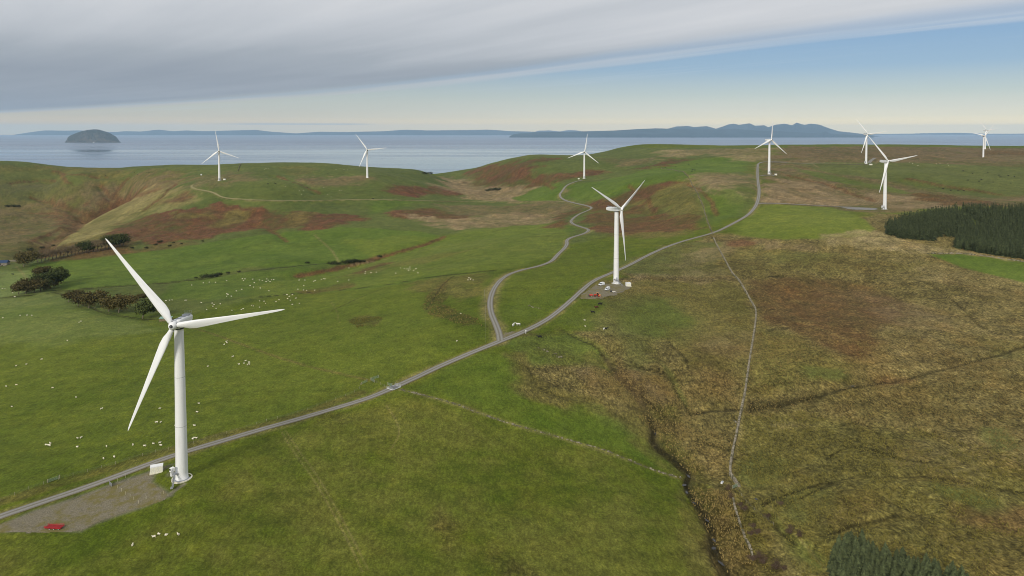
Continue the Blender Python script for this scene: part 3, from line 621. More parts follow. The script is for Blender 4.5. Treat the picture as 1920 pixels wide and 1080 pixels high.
# ------------------------------------------------------------------ materials of the land
def terrain_material():
    m, t, b = new_mat('vegetation_cover'); g = t.node('ShaderNodeNewGeometry')
    at = t.node('ShaderNodeVertexColor', layer_name='cover')
    pos = g.outputs['Position']
    n1 = t.noise(pos, .55, 6, .68); n2 = t.noise(pos, .12, 5, .6)
    st = t.node('ShaderNodeMapping'); st.inputs['Scale'].default_value = (1.0, .35, 1); st.inputs['Rotation'].default_value = (0, 0, .5); t.l.new(pos, st.inputs['Vector'])
    n3 = t.noise(st.outputs[0], .9, 5, .65)
    rg = at.outputs['Alpha']
    f1 = t.remap(n1, .32, .68, -.5, .5, False); f2 = t.remap(n2, .32, .68, -.5, .5, False); f3 = t.remap(n3, .32, .68, -.5, .5, False)
    amp = t.math('MULTIPLY_ADD', rg, .62, .34)
    v = t.math('ADD', 1.0, t.math('MULTIPLY', amp, t.math('ADD', t.math('MULTIPLY', f1, .8), t.math('MULTIPLY', f3, .7))))
    v = t.math('ADD', v, t.math('MULTIPLY', f2, t.math('MULTIPLY_ADD', rg, .22, .20)))
    cc = t.mix(1.0, at.outputs['Color'], t.comb(v, v, v), 'MULTIPLY')
    wv = t.node('ShaderNodeVectorMath', operation='ADD'); t.l.new(pos, wv.inputs[0])
    nw = t.node('ShaderNodeTexNoise'); t.l.new(pos, nw.inputs['Vector']); nw.inputs['Scale'].default_value = .12; nw.inputs['Detail'].default_value = 3
    ws = t.node('ShaderNodeVectorMath', operation='SCALE'); t.l.new(nw.outputs['Color'], ws.inputs[0]); ws.inputs['Scale'].default_value = 7; t.l.new(ws.outputs[0], wv.inputs[1])
    vm = t.node('ShaderNodeMapping'); vm.inputs['Scale'].default_value = (.85, .50, .0); vm.inputs['Rotation'].default_value = (0, 0, -.25); t.l.new(wv.outputs[0], vm.inputs['Vector'])
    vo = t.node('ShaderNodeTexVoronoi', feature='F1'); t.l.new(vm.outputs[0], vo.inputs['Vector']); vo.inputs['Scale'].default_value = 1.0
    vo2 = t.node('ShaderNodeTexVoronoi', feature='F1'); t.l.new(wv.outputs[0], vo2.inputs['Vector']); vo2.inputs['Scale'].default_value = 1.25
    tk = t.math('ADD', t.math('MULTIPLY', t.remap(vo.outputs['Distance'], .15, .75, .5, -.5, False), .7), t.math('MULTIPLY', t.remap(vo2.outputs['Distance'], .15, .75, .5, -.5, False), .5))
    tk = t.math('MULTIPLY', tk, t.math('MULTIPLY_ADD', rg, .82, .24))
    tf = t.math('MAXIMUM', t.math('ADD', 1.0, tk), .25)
    cc = t.mix(1.0, cc, t.comb(tf, tf, tf), 'MULTIPLY')  # tussock tops lightened, shade in the gaps between them put into the colour
    fn = t.noise(pos, 1.5, 3, .75); ff = t.remap(fn, .3, .7, .70, 1.30, False)
    cc = t.mix(1.0, cc, t.comb(ff, ff, ff), 'MULTIPLY')
    # dry blades: warmer speckle in the rough cover
    dry = t.math('MULTIPLY', t.remap(n1, .58, .74), t.math('MULTIPLY', rg, .35))
    cc = t.mix(dry, cc, srgb(158, 142, 92))
    hue = t.mix(t.math('MULTIPLY', t.remap(n2, .5, .75), .25), cc, t.mix(1.0, cc, (1.25, 1.02, .7, 1), 'MULTIPLY'))
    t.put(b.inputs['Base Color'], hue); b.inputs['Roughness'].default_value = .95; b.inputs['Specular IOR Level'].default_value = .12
    bn = t.node('ShaderNodeBump'); bn.inputs['Distance'].default_value = 1.0
    t.put(bn.inputs['Strength'], t.math('MULTIPLY_ADD', rg, .7, .3))
    t.put(bn.inputs['Height'], t.math('ADD', t.math('ADD', t.math('MULTIPLY', n1, .9), t.math('MULTIPLY', n3, .5)), t.math('MULTIPLY', tk, .7))); t.l.new(bn.outputs[0], b.inputs['Normal'])
    return m
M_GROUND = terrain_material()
V = np.stack([GX, GY, HZ], -1).reshape(-1, 3)
idx = np.arange(NR * NC).reshape(NR, NC)
Q = np.stack([idx[:-1, :-1], idx[:-1, 1:], idx[1:, 1:], idx[1:, :-1]], -1).reshape(-1, 4)
me = bpy.data.meshes.new('hills'); me.vertices.add(len(V)); me.vertices.foreach_set('co', V.ravel())
me.loops.add(Q.size); me.loops.foreach_set('vertex_index', Q.ravel().astype(np.int32)); me.polygons.add(len(Q))
me.polygons.foreach_set('loop_start', np.arange(0, Q.size, 4, dtype=np.int32)); me.polygons.foreach_set('loop_total', np.full(len(Q), 4, np.int32))
me.polygons.foreach_set('use_smooth', np.ones(len(Q), bool))
me.update(); ca = me.color_attributes.new('cover', 'FLOAT_COLOR', 'POINT')
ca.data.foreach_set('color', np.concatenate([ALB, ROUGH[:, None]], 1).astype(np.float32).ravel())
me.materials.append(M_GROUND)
link('hills', me, kind='structure', label='rolling green pasture and brown moorland reaching to the coast')

# moor behind and beside the camera, coarse, meeting the near edge of the modelled land
def back_land():
    V = []; Fc = []; na = 48; rad = [0, 60, 200, 600, 1600, 3500, 6500]
    edgez = float(HZ[0].mean())
    a0, a1 = math.atan(US[0]), math.atan(US[-1])
    for r in rad:
        for k in range(na + 1):
            th = a1 + (2 * math.pi - (a1 - a0)) * k / na
            x = math.sin(th) * r; y = math.cos(th) * r
            if k in (0, na) and r > 150:
                yy = abs(y); x = US[-1 if k == 0 else 0] * yy; z = zat(x, yy) - .3
            else: z = edgez - 6 - (r / 6500) ** 2 * 320 + 8 * float(fbm(np.array([x]), np.array([y]), 500, 3, 5)[0]) * min(1, r / 600)
            V.append((x, y, z))
    for i in range(len(rad) - 1):
        for k in range(na): Fc.append((i * (na + 1) + k, (i + 1) * (na + 1) + k, (i + 1) * (na + 1) + k + 1, i * (na + 1) + k + 1))
    V2 = []; k0 = len(V)
    for k in range(0, NC, 20): V.append((US[k] * 141, 141, zat(US[k] * 141, 141) - .2))
    V.append((0, 0, edgez - 6)); c = len(V) - 1
    for k in range(k0, c - 1): Fc.append((c, k + 1, k))
    me = mesh_from('moor_ground', V, Fc, [simple('moor_cover', srgb(92, 92, 40), .95, .1, .3, .02)], True)
    link('ground', me, kind='structure', label='moorland round and behind the viewpoint')
back_land()

# ------------------------------------------------------------------ sea and far shores
def sea():
    m, t, b = new_mat('sea_water'); g = t.node('ShaderNodeNewGeometry'); pos = g.outputs['Position']
    mp = t.node('ShaderNodeMapping'); mp.inputs['Scale'].default_value = (.00010, .00085, 1); mp.inputs['Rotation'].default_value = (0, 0, .08); t.l.new(pos, mp.inputs[0])
    n = t.noise(mp.outputs[0], 1.0, 6, .62, .6)
    mp2 = t.node('ShaderNodeMapping'); mp2.inputs['Scale'].default_value = (.0006, .004, 1); t.l.new(pos, mp2.inputs[0])
    n2 = t.noise(mp2.outputs[0], 1.0, 4, .6)
    lanes = t.math('ADD', t.math('MULTIPLY', n, .7), t.math('MULTIPLY', n2, .3))
    t.put(b.inputs['Base Color'], t.mix(t.remap(lanes, .35, .65), srgb(74, 82, 104), srgb(98, 104, 122)))
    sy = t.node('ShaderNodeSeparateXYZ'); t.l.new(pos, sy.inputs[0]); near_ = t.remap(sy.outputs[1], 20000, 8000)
    b.inputs['Specular IOR Level'].default_value = .7
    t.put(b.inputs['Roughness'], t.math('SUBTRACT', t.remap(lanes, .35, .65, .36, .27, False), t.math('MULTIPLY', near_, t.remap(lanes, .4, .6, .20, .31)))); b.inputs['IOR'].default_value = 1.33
    bn = t.node('ShaderNodeBump'); bn.inputs['Distance'].default_value = .5; bn.inputs['Strength'].default_value = .3
    t.put(bn.inputs['Height'], t.noise(pos, .02, 4, .6)); t.l.new(bn.outputs[0], b.inputs['Normal'])
    n_ = 96; V = [(0, 0, 0)]; Fc = []
    rad = [4000, 12000, 40000, 71000]
    for r in rad:
        for k in range(n_): V.append((math.sin(2 * math.pi * k / n_) * r, math.cos(2 * math.pi * k / n_) * r, 0))
    for k in range(n_): Fc.append((0, 1 + (k + 1) % n_, 1 + k))
    for i in range(len(rad) - 1):
        for k in range(n_): a = 1 + i * n_ + k; b_ = 1 + i * n_ + (k + 1) % n_; Fc.append((a, b_, b_ + n_, a + n_))
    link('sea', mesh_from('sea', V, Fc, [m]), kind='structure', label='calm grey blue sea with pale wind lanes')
sea()

def ridge(name, prof, D, thick, mat, label, seed, rug=.25, nx=200, ny=18, back=None):
    """a range of hills: crest traced in the photo, built at its real distance with foot, slopes and spurs"""
    prof = sorted(prof)
    if name == 'mountains': prof = [(x, 237.5 + (y - 237.5) * 1.35 if y < 241 else y) for x, y in prof]
    xs = np.array([p[0] for p in prof], float); hs = np.array([ZC - (p[1] - Y0) * D / F for p in prof])
    X = np.linspace(xs[0], xs[-1], nx); hh = np.maximum(np.interp(X, xs, hs), 0)
    wx = (X - 960) / F * D; V = []; Fc = []
    for j in range(ny + 1):
        s = j / ny * 2 - 1                                        # -1 near foot .. 1 far foot
        y = D + s * thick
        prof_s = max(0, 1 - abs(s)) ** .85
        sp = fbm(wx, np.full(nx, y), thick * .45, 4, seed, .55)
        z = hh * np.clip(prof_s * (1 + rug * sp * (1 - prof_s) * 2.2), 0, 1) - (2 if abs(s) == 1 else 0)
        for i in range(nx): V.append((wx[i] * (y / D), y, z[i] - (0 if 0 < i < nx - 1 else 5)))
    for j in range(ny):
        for i in range(nx - 1): a = j * nx + i; Fc.append((a, a + 1, a + nx + 1, a + nx))
    o = link(name, mesh_from(name, V, Fc, [mat], True)); o['kind'] = 'structure'; o['label'] = label
    return o
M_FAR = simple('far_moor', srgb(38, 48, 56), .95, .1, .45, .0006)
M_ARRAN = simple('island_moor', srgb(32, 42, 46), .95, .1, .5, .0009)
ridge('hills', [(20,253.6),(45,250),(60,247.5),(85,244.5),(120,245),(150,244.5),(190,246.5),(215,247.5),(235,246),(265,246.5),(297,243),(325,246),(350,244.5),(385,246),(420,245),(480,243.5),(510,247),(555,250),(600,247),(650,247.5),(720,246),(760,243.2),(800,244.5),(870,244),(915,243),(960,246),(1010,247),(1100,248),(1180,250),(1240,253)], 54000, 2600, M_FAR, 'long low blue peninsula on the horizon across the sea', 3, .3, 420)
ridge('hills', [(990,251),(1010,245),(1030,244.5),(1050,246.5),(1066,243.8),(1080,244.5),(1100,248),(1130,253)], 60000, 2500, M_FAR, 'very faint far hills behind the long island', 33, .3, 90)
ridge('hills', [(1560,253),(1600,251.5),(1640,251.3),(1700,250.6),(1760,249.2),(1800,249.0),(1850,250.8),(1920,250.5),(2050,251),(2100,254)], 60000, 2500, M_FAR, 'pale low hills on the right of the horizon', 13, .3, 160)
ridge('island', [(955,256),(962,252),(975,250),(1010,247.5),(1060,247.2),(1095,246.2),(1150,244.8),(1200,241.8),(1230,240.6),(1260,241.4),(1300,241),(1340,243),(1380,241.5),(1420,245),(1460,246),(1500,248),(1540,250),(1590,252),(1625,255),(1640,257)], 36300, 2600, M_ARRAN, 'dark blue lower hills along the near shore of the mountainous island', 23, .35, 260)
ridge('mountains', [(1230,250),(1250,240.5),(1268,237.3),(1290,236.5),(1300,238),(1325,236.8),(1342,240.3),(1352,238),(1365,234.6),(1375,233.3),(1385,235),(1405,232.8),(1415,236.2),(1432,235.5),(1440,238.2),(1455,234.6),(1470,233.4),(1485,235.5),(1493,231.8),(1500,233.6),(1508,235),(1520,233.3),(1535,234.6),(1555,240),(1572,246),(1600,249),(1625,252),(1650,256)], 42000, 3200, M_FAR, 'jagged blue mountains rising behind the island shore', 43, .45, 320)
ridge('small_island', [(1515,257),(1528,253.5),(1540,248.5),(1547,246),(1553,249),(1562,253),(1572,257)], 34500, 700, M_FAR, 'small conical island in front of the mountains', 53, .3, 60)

def crag():
    D = 19600; prof = [(122,267),(126,262),(127,258),(133,254),(142,250),(152,246.5),(165,243.5),(176,242.4),(184,242.6),(195,245.5),(207,250),(217,256),(221,261),(224,266),(227,267.5)]
    xs = np.array([p[0] for p in prof]); hs = np.array([max(0, ZC - (p[1] - Y0) * D / F) for p in prof]); hs[0] = hs[-1] = 0
    nx, ny = 90, 40; X = np.linspace(xs[0], xs[-1], nx); hh = np.interp(X, xs, hs); wx = (X - 960) / F * D; V = []; Fc = []
    for j in range(ny + 1):
        s = j / ny * 2 - 1; yy = D + 500 + s * 620
        for i in range(nx):
            c = max(0, 1 - abs(s) ** 2.4); lim = max(0, 1 - abs((X[i] - 174) / 53) ** 3 * .0)
            x = wx[i]; nz = float(fbm(np.array([x * 1.0]), np.array([yy]), 160, 4, 77, .6)[0])
            z = hh[i] * min(1, (c ** .6) * (1 + .22 * nz * (1 - c) * 4)) - (3 if j in (0, ny) else 0)
            V.append((x * yy / D, yy + nz * 30, max(z, -3)))
    for j in range(ny):
        for i in range(nx - 1): a = j * nx + i; Fc.append((a, a + 1, a + nx + 1, a + nx))
    m, t, b = new_mat('granite_and_turf'); g = t.node('ShaderNodeNewGeometry'); sx = t.node('ShaderNodeSeparateXYZ'); t.l.new(g.outputs['Normal'], sx.inputs[0])
    n = t.noise(g.outputs['Position'], .012, 6, .7)
    rock = t.remap(t.math('ADD', sx.outputs[2], t.math('MULTIPLY', n, .8)), 1.35, .85)
    t.put(b.inputs['Base Color'], t.mix(t.math('MULTIPLY', rock, t.remap(n, .3, .7)), srgb(26, 32, 20), srgb(92, 80, 68))); b.inputs['Roughness'].default_value = .95
    link('rocky_island', mesh_from('rocky_island', V, Fc, [m], False), kind='structure', label='steep domed granite island standing alone in the sea')
    lx = (181 - 960) / F * D; mb = MB(); mb.box((0, 0, 9), (42, 16, 14)); mb.box((14, 0, 14), (8, 8, 26), 0, 0, .8)
    o = link('lighthouse', mb.mesh('lighthouse', [simple('white_harling', (.8, .8, .78), .8)]), label='tiny white lighthouse buildings at the foot of the domed island', category='lighthouse')
    o.location = (lx, D - 135, 0)
crag()

# ------------------------------------------------------------------ roads, tracks, yards
def road_mat():
    m, t, b = new_mat('gravel_track'); g = t.node('ShaderNodeNewGeometry'); uv = t.node('ShaderNodeUVMap'); uv.uv_map = 'UVMap'
    s = t.node('ShaderNodeSeparateXYZ'); t.l.new(uv.outputs[0], s.inputs[0])
    off = t.math('ABSOLUTE', t.math('SUBTRACT', s.outputs[0], .5))
    nz = t.noise(g.outputs['Position'], 1.6, 6, .7); nb = t.noise(g.outputs['Position'], .18, 4, .6)
    wheel = t.math('MULTIPLY', t.remap(off, .06, .14), t.remap(off, .38, .30))
    c = t.mix(wheel, srgb(120, 115, 102), srgb(140, 137, 129))
    c = t.mix(t.math('MULTIPLY', t.remap(off, .41, .5), .8), c, srgb(120, 112, 80))
    c = t.mix(t.math('MULTIPLY', t.remap(off, .10, .0), t.remap(nb, .45, .65, 0, .45)), c, srgb(116, 112, 88))
    f = t.remap(nz, .3, .7, .82, 1.12, False)
    t.put(b.inputs['Base Color'], t.mix(1.0, c, t.comb(f, f, f), 'MULTIPLY')); b.inputs['Roughness'].default_value = .95; b.inputs['Specular IOR Level'].default_value = .1
    return m
M_ROAD = road_mat()
def resample(L, step):
    P = L[:, :2]; d = np.r_[0, np.cumsum(np.hypot(*(P[1:] - P[:-1]).T))]; k = max(2, int(d[-1] / step)); s = np.linspace(0, d[-1], k)
    return np.stack([np.interp(s, d, P[:, 0]), np.interp(s, d, P[:, 1])], -1), s
def smooth_pts(P, it):
    P = P.copy()
    for _ in range(it): P[1:-1] = (P[:-2] + 2 * P[1:-1] + P[2:]) / 4
    return P
def ribbon(name, pxs, width, mat, label, lift=.16, step=2.5, sm=14, jit=.25):
    L = ground_line(pxs, 10, 2); P, s = resample(L, step); P = smooth_pts(P, sm)
    T = np.gradient(P, axis=0); T /= np.hypot(T[:, 0], T[:, 1])[:, None] + 1e-9; Nn = np.stack([-T[:, 1], T[:, 0]], -1)
    K = 7; V = []; Fc = []; UV = []
    for i in range(len(P)):
        wl = width / 2 * (1 + jit * .5 * float(fbm(np.array([s[i]]), np.array([3.]), 9, 3, 8)[0])); wr = width / 2 * (1 + jit * .5 * float(fbm(np.array([s[i]]), np.array([33.]), 9, 3, 9)[0]))
        zc = [zat(*(P[i] + Nn[i] * (wl if q > 0 else wr) * q)) for q in np.linspace(-1, 1, K)]
        zm = (sum(zc) / K)
        for q, z in zip(np.linspace(-1, 1, K), zc):
            p = P[i] + Nn[i] * (wl if q > 0 else wr) * q
            V.append((p[0], p[1], max(z, z * .5 + zm * .5) + lift * (1 - .75 * q ** 4) + P[i][1] * .00035)); UV.append(((q + 1) / 2, s[i] / 10))
    for i in range(len(P) - 1):
        for k in range(K - 1): a = i * K + k; Fc.append((a, a + K, a + K + 1, a + 1))
    me = mesh_from(name, V, Fc, [mat], True); uv = me.uv_layers.new(name='UVMap')
    for p in me.polygons:
        for li, vi in zip(p.loop_indices, p.vertices): uv.data[li].uv = UV[vi]
    link(name, me, kind='structure', label=label); return P
RP = ribbon('road', ROAD, 4.6, M_ROAD, 'grey gravel road climbing past the turbines')
ribbon('road', ROAD2[:1] + ROAD2[1:], 4.6, M_ROAD, 'winding gravel branch road to the far turbine', .22)
ribbon('track', SPUR, 5.5, M_ROAD, 'gravel spur to the turbine on the right', .2)
ribbon('track', TRACK_L, 3.4, simple('grass_track', srgb(138, 130, 92), .95, .1, .15, .5), 'thin farm track across the hill fields', .25, 5)
ribbon('track', [(1421,308),(1428,303),(1440,303),(1480,304)], 5, M_ROAD, 'far end of the gravel road turning right', .25, 5)
ribbon('track', [(1424,329),(1441,329),(1452,330)], 8, M_ROAD, 'gravel apron of the turbine on the ridge', .25, 3)
ribbon('track', [(1440,304),(1520,308),(1580,308),(1632,309)], 6, simple('far_track', srgb(128, 120, 100), .95, .1), 'pale track running to the far right turbine', .3, 6)
ribbon('track', [(1629,306),(1634,300),(1641,297)], 8, M_ROAD, 'grey track bending behind the far right turbine', .3, 6)
def gravel_mat():
    m, t, b = new_mat('gravel_yard'); g = t.node('ShaderNodeNewGeometry'); pos = g.outputs['Position']
    n1 = t.noise(pos, .35, 5, .6); n2 = t.noise(pos, 2.2, 5, .7); n3 = t.noise(pos, .09, 4, .6)
    c = t.mix(t.remap(n2, .3, .7), srgb(98, 92, 76), srgb(136, 128, 108))
    c = t.mix(t.remap(t.math('ADD', n1, t.math('MULTIPLY', n3, .8)), .8, 1.12, 0, .8), c, srgb(108, 100, 50))
    t.put(b.inputs['Base Color'], c); b.inputs['Roughness'].default_value = .95; b.inputs['Specular IOR Level'].default_value = .1
    bn = t.node('ShaderNodeBump'); bn.inputs['Distance'].default_value = .15; t.put(bn.inputs['Height'], n2); t.l.new(bn.outputs[0], b.inputs['Normal'])
    return m
M_GRAVEL = gravel_mat()
def sheet(name, poly, mat, label, lift=.07, cell=1.2, edge=1.2):
    """a sheet of gravel lying on the land with a ragged edge"""
    L = np.array([hit(*p) for p in dens(smooth_line(poly + [poly[0]], 1), 12)]); x0, y0 = L[:, 0].min(), L[:, 1].min(); x1, y1 = L[:, 0].max(), L[:, 1].max()
    nx = int((x1 - x0) / cell) + 2; ny = int((y1 - y0) / cell) + 2
    X, Y = np.meshgrid(x0 + np.arange(nx) * cell, y0 + np.arange(ny) * cell); fx, fy = X.ravel(), Y.ravel()
    d, _ = seg_dist(fx, fy, L, True); sg = np.where(inside(fx, fy, L), d, -d) + fbm(fx, fy, 5, 3, 66, .6) * edge
    keep = (sg > -cell * .3); Z = sample(HZ, fx, fy) + lift + Y.ravel() * .00015 - np.where(sg < cell, .06, 0)
    V = np.stack([fx, fy, Z], -1); Fc = []
    K = keep.reshape(ny, nx)
    for j in range(ny - 1):
        for i in range(nx - 1):
            if K[j, i] and K[j, i + 1] and K[j + 1, i + 1] and K[j + 1, i]: a = j * nx + i; Fc.append((a, a + 1, a + nx + 1, a + nx))
    link(name, mesh_from(name, V, Fc, [mat], True), kind='structure', label=label)
sheet('gravel_yard', [(-10,1000),(-10,985),(60,962),(150,933),(280,886),(328,868),(286,890),(280,905),(330,931),(250,956),(180,980),(150,997),(80,1000)], M_GRAVEL, 'worn gravel hardstanding beside the near turbine', .07, .55, .8)
sheet('gravel_yard', [(1082,562),(1100,545),(1122,532),(1150,533),(1190,533),(1178,543),(1160,552),(1130,560)], M_GRAVEL, 'gravel yard with parked vans by the central turbine', .1, 1.0, 3.2)
sheet('gravel_yard', [(1575,388.5),(1648,390),(1645,394.5),(1592,393)], simple('grey_gravel', srgb(134, 132, 126), .95, .1, .15, .3), 'grey gravel hardstanding of the right turbine', .15, 3, 2)
sheet('gravel_yard', [(938,634),(950,621),(975,622),(950,634)], M_GRAVEL, 'gravel triangle at the road junction', .1, 1.3, 1)

# burn water: small sheets lying in the channel
def pool(px, py, lx, ly, rz, label):
    lx *= .75; ly *= .75
    c = P3(px, py); V = [(0, 0, 0)]; k = 14
    for i in range(k):
        a = 2 * math.pi * i / k; r = 1 + .35 * math.sin(3 * a + px) * math.cos(2 * a); V.append((math.cos(a) * lx * r, math.sin(a) * ly * r, 0))
    m = bpy.data.materials.get('burn_water')
    if not m:
        m, t, b = new_mat('burn_water'); b.inputs['Base Color'].default_value = (.02, .018, .012, 1); b.inputs['Roughness'].default_value = .08
    o = link('stream_water', mesh_from('stream_water', V, [(0, 1 + i, 1 + (i + 1) % k) for i in range(k)], [m]), kind='structure', label=label)
    o.location = (c.x, c.y, c.z + .35); o.rotation_euler = (0, 0, rz)
for px, py, a_, b_, r in ((1290,893,.8,2.6,.1),(1282,911,1.7,1.4,.3),(1288,925,.8,1.6,0),(1302,945,.6,1.6,.7),(1327,978,1.0,1.6,.6),(1339,1015,.7,2.0,.1),(1339,1030,1.5,1.2,.2),(1352,1058,.7,2.4,.4),(1229,814,.5,1.6,0),(1598,725,2.2,.7,.2),(1418,937,.9,.9,0)):
    pool(px, py, a_, b_, r, 'dark pool in the narrow burn')

# ------------------------------------------------------------------ wind turbines
def white_mat(name, base=(.80, .795, .775), dirt=.16):
    m, t, b = new_mat(name); g = t.node('ShaderNodeTexCoord'); mp = t.node('ShaderNodeMapping'); mp.inputs['Scale'].default_value = (1, 1, .12); t.l.new(g.outputs['Object'], mp.inputs[0])
    n = t.noise(mp.outputs[0], .9, 6, .65); 
    c = t.mix(t.remap(n, .45, .75, 0, dirt * 3), (*base, 1), (base[0] * .78, base[1] * .77, base[2] * .72, 1))
    t.put(b.inputs['Base Color'], c); b.inputs['Roughness'].default_value = .42; b.inputs['Specular IOR Level'].default_value = .35
    return m
M_TOWER = white_mat('tower_paint'); M_BLADE = white_mat('blade_gelcoat', (.82, .815, .795), .2); M_NAC = white_mat('nacelle_paint', (.76, .76, .75), .25)
M_DARK = simple('dark_rubber', (.03, .03, .03), .6); M_GREY = simple('grey_hatch', srgb(150, 154, 160), .6); M_CONC = simple('concrete', srgb(214, 208, 186), .9, .1, .12, 1.5)
M_STEEL = simple('galvanised_steel', srgb(150, 152, 154), .45, .5, .12, 2, .4); M_BROWN = simple('grease_stain', srgb(120, 70, 40), .8)
HT, RR, OV, TILT = 60.0, 41.3, 4.6, math.radians(5)
tb = MB(); prof = [(2.32, 0), (2.32, .25), (2.22, .3), (2.2, 2.5)]
for z in (12, 20.4, 20.6, 30, 39.4, 39.6, 50, 57.2): prof.append((2.2 - (2.2 - 1.62) * (z / 58) ** 1.05 + (.035 if z in (20.4, 20.6, 39.4, 39.6) else 0), z))
prof += [(1.62, 58.0), (1.72, 58.02), (1.72, 58.4), (1.55, 58.5)]
tb.lathe(prof, 40, 0)
me_tower = tb.mesh('tower', [M_TOWER], True)
me_seams = []
for z_ in (20.5, 39.5):
    sm_ = MB(); r_ = 2.2 - (2.2 - 1.62) * (z_ / 58) ** 1.05 + .045; sm_.lathe([(r_ - .03, z_ - .09), (r_, z_ - .08), (r_, z_ + .08), (r_ - .03, z_ + .09)], 40, 0, False); me_seams.append(sm_.mesh('section_seam', [simple('seam_grey', srgb(176, 176, 172), .6)], True))
# nacelle in its own frame: +Y is forward (towards the hub), origin at hub centre height on the tower axis
nb = MB(); secs = [(3.1, 1.25, -1.35, 1.35), (2.3, 1.65, -1.7, 1.75), (-1.5, 1.72, -1.75, 1.85), (-5.5, 1.66, -1.45, 1.9), (-8.6, 1.52, -.75, 1.85), (-9.3, 1.38, -.45, 1.65)]
V = []; Fc = []; kk = 12
for y, w, zb, zt in secs:
    zm, hh2 = (zb + zt) / 2, (zt - zb) / 2
    for k in range(kk):
        a = 2 * math.pi * (k + .5) / kk; cx, cz = math.cos(a), math.sin(a)
        sx = math.copysign(abs(cx) ** .38, cx) * w; sz = math.copysign(abs(cz) ** .38, cz) * hh2
        V.append((sx, y, zm + sz))
for i in range(len(secs) - 1):
    for k in range(kk): Fc.append((i * kk + k, (i + 1) * kk + k, (i + 1) * kk + (k + 1) % kk, i * kk + (k + 1) % kk))
Fc += [tuple(range(kk)), tuple(range((len(secs) - 1) * kk, len(secs) * kk))[::-1]]
nb.add(V, Fc); me_nac = nb.mesh('nacelle', [M_NAC])
hatches = []
for c_, d_h in (((0, .2, 1.9), (1.5, 1.8, .12)), ((-.1, -3.3, 1.96), (1.7, 1.5, .12)), ((0, -6.6, 2.1), (2.5, 2.3, .35))):
    hb = MB(); hb.box(c_, d_h); hatches.append(hb.mesh('roof_hatch', [M_GREY]))
sb = MB()
for x in (-1.2, -.4, .4, 1.2): sb.bar((x, -8.2, 1.8), (x, -8.2, 3.4), .05); sb.bar((x - .3, -8.2, 3.2), (x + .3, -8.2, 3.2), .05)
sb.bar((-1.35, -8.2, 2.6), (1.35, -8.2, 2.6), .04); me_mast = sb.mesh('sensor_mast', [M_STEEL])
# hub: axis along +Y
MY = Matrix.Rotation(-math.pi / 2, 3, 'X')      # z -> +y
hubb = MB(); hubb.lathe([(.9, -1.5), (1.45, -1.4), (1.62, -.6), (1.66, .3), (1.5, 1.1), (1.15, 1.7), (.75, 2.05), (.62, 2.1)], 28, 0, True, MY); me_hub = hubb.mesh('hub', [M_BLADE], True)
nc = MB(); nc.lathe([(.62, 2.08), (.62, 2.2), (.34, 2.2)], 20, 0, False, MY); nc.lathe([(.16, 2.12), (.16, 2.22)], 12, 1, True, MY); nc.lathe([(.34, 2.16), (.3, 2.16)], 12, 0, True, MY); me_cap = nc.mesh('nose_cap', [M_DARK, M_GREY])
# blade along +Z in its frame; leading edge towards +X
def blade_mesh():
    st = [(1.2, .92, 1.0, 0), (2.2, .92, 1.0, 0), (3.6, 1.15, .88, 14), (5.5, 1.55, .62, 13), (8.0, 1.68, .44, 11), (12, 1.48, .32, 8), (18, 1.16, .25, 5), (24, .90, .21, 3), (30, .67, .19, 1.5), (35, .50, .17, .5), (38.5, .37, .16, 0), (40.3, .24, .15, 0), (41.0, .13, .15, 0), (41.3, .03, .15, 0)]
    V = []; Fc = []; n = 20
    for z, hc, th, tw in st:
        tw = math.radians(tw + 4)
        for k in range(n):
            a = 2 * math.pi * k / n; cx = math.cos(a); sy = math.sin(a)
            blendc = min(1, max(0, (z - 2.2) / 3.5))
            x = cx * hc; 
            yo = sy * hc * th * (1 - blendc) + blendc * sy * hc * th * (.62 + .38 * cx) * 1.0
            x -= blendc * hc * .38
            xr = x * math.cos(tw) - yo * math.sin(tw); yr = x * math.sin(tw) + yo * math.cos(tw)
            V.append((xr, yr - .0009 * z * z * .5, z))
    for i in range(len(st) - 1):
        for k in range(n): Fc.append((i * n + k, i * n + (k + 1) % n, (i + 1) * n + (k + 1) % n, (i + 1) * n + k))
    Fc.append(tuple(range(n))[::-1]); Fc.append(tuple(range((len(st) - 1) * n, len(st) * n)))
    return mesh_from('blade', V, Fc, [M_BLADE], True)
me_blade = blade_mesh()
rb = MB(); rb.lathe([(1.0, 1.25), (1.0, 1.5)], 24, 0, True); me_ring = rb.mesh('root_ring', [M_DARK])
fr = MB(); fr.lathe([(3.7, -.6), (3.7, .14), (3.25, .16), (3.25, .02)], 40, 0, False); fr.lathe([(3.24, .02), (2.3, .02)], 40, 1, False); me_base = fr.mesh('foundation_ring', [M_CONC, M_GREY])
yb = MB(); yb.lathe([(1.75, 57.9), (1.8, 58.45)], 28, 0, True); me_yaw = yb.mesh('yaw_ring', [M_DARK])
